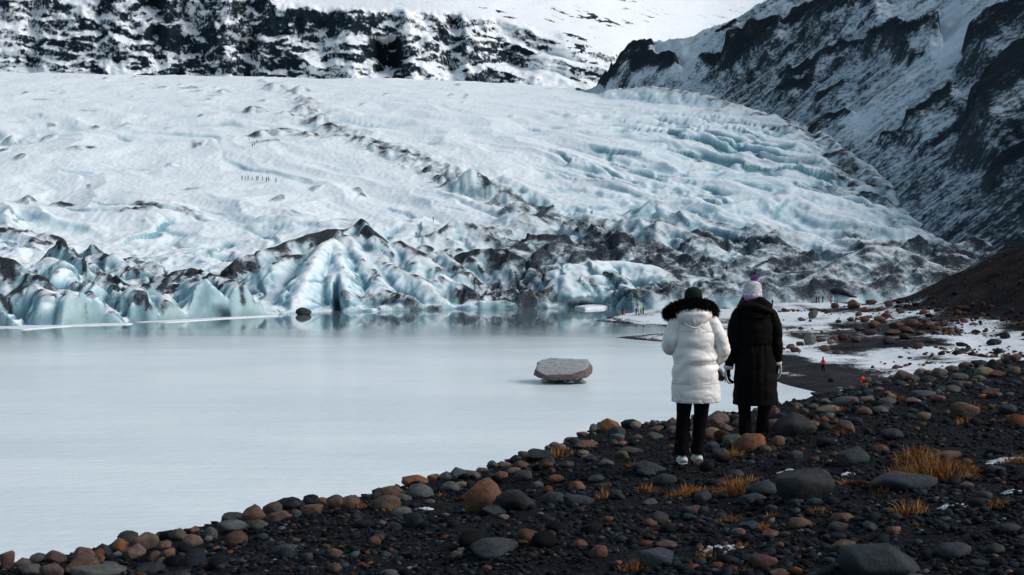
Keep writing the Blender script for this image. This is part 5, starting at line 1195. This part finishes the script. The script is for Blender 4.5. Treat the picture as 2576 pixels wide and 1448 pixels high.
for x, y, pose, lg, j, hd, lab, rz in [(2054,762,'stand','black','navy','dark','dark person at the left of the group by the dark cave',1), (2059.5,763,'stand','black','maroon','dark','person in dark red beside the leftmost one by the cave',0), (2070,762,'stand','black','dark','white','dark person with a white helmet by the cave',2),
                              (2090,765,'stand','dark','scarlet','red','tall person in red by the cave',3.1), (2096,763,'walk','white','white','white','person in white right of the red one by the cave',2), (1943,771,'stand','black','dark','dark','lone dark person standing right of the lilac hat',.5)]:
    walker(bw(x, y), pose, lg, j, hd, lab, 'people at the foot of the debris mound', rz)
o = walker(bw(2070.6, 937), 'walk', 'black', 'scarlet', 'dark', 'person in a bright red jacket walking on the snowy beach', None, math.pi-.3, 1.82)
Xq, Yq, Zq = on_bank(2177, 968)
walker(bw(2172, 970), 'crouch', 'dark', 'orange', 'dark', 'crouching person in orange just beyond the crest of the bank', None, 1.2)
# ================================================================ DRY GRASS, SNOW PATCHES
def mat_grass():
    t = NT('dry_orange_grass'); return t.set(t.attr('tint', 'Color'), .75, .08)
GRASSM = mat_grass()
def tuft(x, y, wpx, hpx, n, label, seed, lean=0.0, group='tufts of dry orange grass on the bank'):
    X, Y, Z = on_bank(x, y); m = Y/FPX; W, H = wpx*m, hpx*m
    r = np.random.default_rng(seed)
    bx = np.clip(r.normal(0, .28, n), -.5, .5)*W; by = np.clip(r.normal(0, .28, n), -.5, .5)*W*.7
    bz = np.array([float(v) for v in bank_z(X+bx, Y+by)])-Z
    L = H*r.uniform(.35, 1.1, n)*(1.05-.55*np.abs(bx/W)*2); a = r.uniform(0, 2*np.pi, n); k = r.uniform(.1, 1.25, n)**1.2
    d = np.stack([np.cos(a)*k+lean+bx/W*.9, np.sin(a)*k, np.ones(n)], 1); d /= np.linalg.norm(d, axis=1)[:, None]
    B = np.stack([bx, by, bz-.01], 1); w = np.maximum(.0022, .0028*Y/12)*r.uniform(.7, 1.3, n)[:, None]
    sd = np.stack([-np.sin(a+r.normal(0, .8, n)), np.cos(a), 0*a], 1); sd[:, 0] = np.where(np.abs(sd[:, 0]) < .35, .6, sd[:, 0]); sd /= np.linalg.norm(sd, axis=1)[:, None]
    M1 = B+d*(L*.55)[:, None]; T = B+d*L[:, None]; T[:, 2] -= L*.30*k; T[:, :2] += d[:, :2]*(L*.18)[:, None]
    V = np.stack([B-sd*w, B+sd*w, M1+sd*w*.8, M1-sd*w*.8, T], 1).reshape(-1, 3)
    q = np.arange(n)[:, None]*5; F = np.concatenate([q+np.array([[0, 1, 2]]), q+np.array([[0, 2, 3]]), q+np.array([[3, 2, 4]])])
    cols = np.array([(.30, .115, .028), (.21, .070, .018), (.36, .20, .075), (.11, .045, .016), (.38, .27, .14)])[r.choice(5, n, p=[.30, .26, .20, .14, .10])]*r.uniform(.6, 1.2, (n, 1))
    C = np.repeat(cols, 5, 0)
    o = link('grass_tuft', mesh_from('grass_tuft', V, F, dict(tint=C), smooth=False, mats=[GRASSM]), loc=(X, Y, Z))
    return tag(o, label, 'grass tuft', group)
T = [(2345,1205,190,85,1500,'largest clump of orange grass behind the long slate boulder'),(2300,1160,90,60,420,'seed headed dry stems rising at the left of the largest orange clump'),(2415,1200,80,55,450,'orange grass at the right end of the largest clump'),(1735,1245,110,40,650,'wide orange grass tuft on the bank below the white coat'),(1848,1245,80,70,600,'tall orange grass tuft left of the big black-green boulder'),
 (1880,1215,50,40,150,'thin dry stems behind the slate stones below the black coat'),(2225,1238,60,45,220,'orange grass against the left end of the long slate boulder'),(2125,1215,60,20,180,'low orange grass strip behind the big black-green boulder'),(2290,1295,80,60,300,'dry brown stems below the long slate boulder'),(2515,1275,60,35,200,'small orange tuft at the right edge of the bank'),
 (2555,1165,70,35,300,'orange grass beside the snow streak at the right edge'),(2440,1035,60,35,220,'orange grass growing on the brown boulder at the right'),(2425,1065,50,30,140,'orange grass below the brown boulder at the right'),(2110,1035,50,25,170,'orange grass on the tan stone right of the black boulder'),(2250,1010,60,25,220,'orange grass among the stones near the far crest'),
 (2035,1080,60,40,220,'orange grass on the right side of the black boulder'),(2075,1078,44,18,160,'low orange grass right of the black boulder'),(2120,1095,30,30,70,'few dry stems before the brown grey boulder'),(1840,1150,50,40,110,'few dry stems below the orange boulder at the black coat'),(1790,1075,40,14,110,'orange grass behind the white coat legs'),
 (1790,1395,80,25,260,'orange grass round the snow patch near the bottom edge'),(1920,1335,35,35,150,'orange grass on a slate stone near the bottom edge'),(1870,1440,40,25,90,'dry stems at the bottom edge beside a dark red stone'),(1590,1440,70,50,220,'dry stems by the slate boulder at the bottom edge'),(1310,1410,30,16,60,'tiny orange tuft beside the long low dark stone'),
 (1400,1150,80,35,300,'dry grass on the dark stones near the lake crest'),(1375,1165,50,20,130,'low dry grass left of the dark stones near the crest'),(1200,1180,40,25,110,'dry grass between stones at the lake crest'),(1110,1245,30,18,70,'tiny orange tuft below the grey stones'),(985,1285,70,25,160,'dry grass on the brown stone left of the big orange boulder'),
 (895,1280,60,30,160,'dry grass on a brown stone in the lakeside heap'),(1590,1175,50,22,140,'orange tuft on the stony slope left of the white coat'),(1520,1255,40,40,110,'dry stems left of the slate stones in the middle'),(1645,1310,50,18,130,'orange tuft on the gravel in the middle'),(1625,1240,50,40,170,'dry stems at the left of the wide orange tuft'),
 (990,1330,30,30,60,'two dry stems on the gravel at the left middle'),(2060,1290,60,25,120,'flat dry grass below the big black-green boulder'),(1940,1300,50,25,90,'flat dry grass left of the big black-green boulder'),(1830,1310,70,30,140,'dry grass on the gravel near the slate stones'),(2530,1035,60,30,150,'orange grass at the right edge near the crest'),
 (1865,1375,60,25,110,'dry grass right of the small snow patch'),(1960,1120,30,20,70,'few dry stems right of the black coat boots'),(2530,1060,40,20,80,'small dry tuft at the right edge below the crest'),(860,1380,30,16,50,'tiny orange tuft on the left gravel')]
for i, (x, y, w, h, n, lab) in enumerate(T): tuft(x, y, w, h, n, lab, 50+i, lean=.12)
def snow_patch(x, y, wpx, hpx, label, seed):
    X, Y, Z = on_bank(x, y); m = Y/FPX; W = wpx*m; D = hpx*m*FPX/max(1, (CAMZ-Z)*FPX/Y)*1.0*Y/1
    D = min(W*1.1, hpx/ (FPX*(CAMZ-Z)/Y/Y))
    n, rr = 72, 10; a = np.linspace(0, 2*np.pi, n, endpoint=False); V = []
    for k in range(rr):
        f = 1-k/(rr-1)*.999; e = 1+.45*n2(np.cos(a)*1.6+seed, np.sin(a)*1.6, 3)+.30*n2(np.cos(a)*5+seed, np.sin(a)*5, 4)
        px, py = X+np.cos(a)*W*.5*f*e, Y+np.sin(a)*D*.5*f*e
        V.append(np.stack([px, py, bank_z(px, py)+.016*(1-f**2)**.6-.004+.012*n2(px*9, py*9, 5)+.012*n2(px*26, py*26, 6)], 1))
    F = [[i*n+j, i*n+(j+1) % n, (i+1)*n+(j+1) % n, (i+1)*n+j] for i in range(rr-1) for j in range(n)]
    t = NT('old_snow'); n1 = t.noise(t.coord('World'), 60, 5, .7); t.bump(n1, .6, .02)
    tag(link('snow_patch', mesh_from('snow_patch', np.concatenate(V), F, mats=[t.set(t.ramp(n1, [(.40, (.16, .17, .18)), (.52, (.60, .64, .67))]), .8, .1)])), label, 'snow patch', 'old snow patches on the bank')
for i, (x, y, w, h, lab) in enumerate([(2398,1278,90,16,'bright oblong snow patch on the gravel at the right'),(1812,1383,85,24,'snow patch with mossy rim near the bottom edge'),(2530,1160,95,30,'snow streak among orange grass at the right edge'),(2550,1240,60,10,'thin snow streak at the right edge below the grass'),(2130,1195,50,12,'small snow trace behind the big black-green boulder'),(1975,1190,60,12,'snow traces on the gravel below the black coat'),(1070,1282,50,10,'small snow trace left of the big orange boulder')]):
    snow_patch(x, y, w, h, lab, i*3.1)
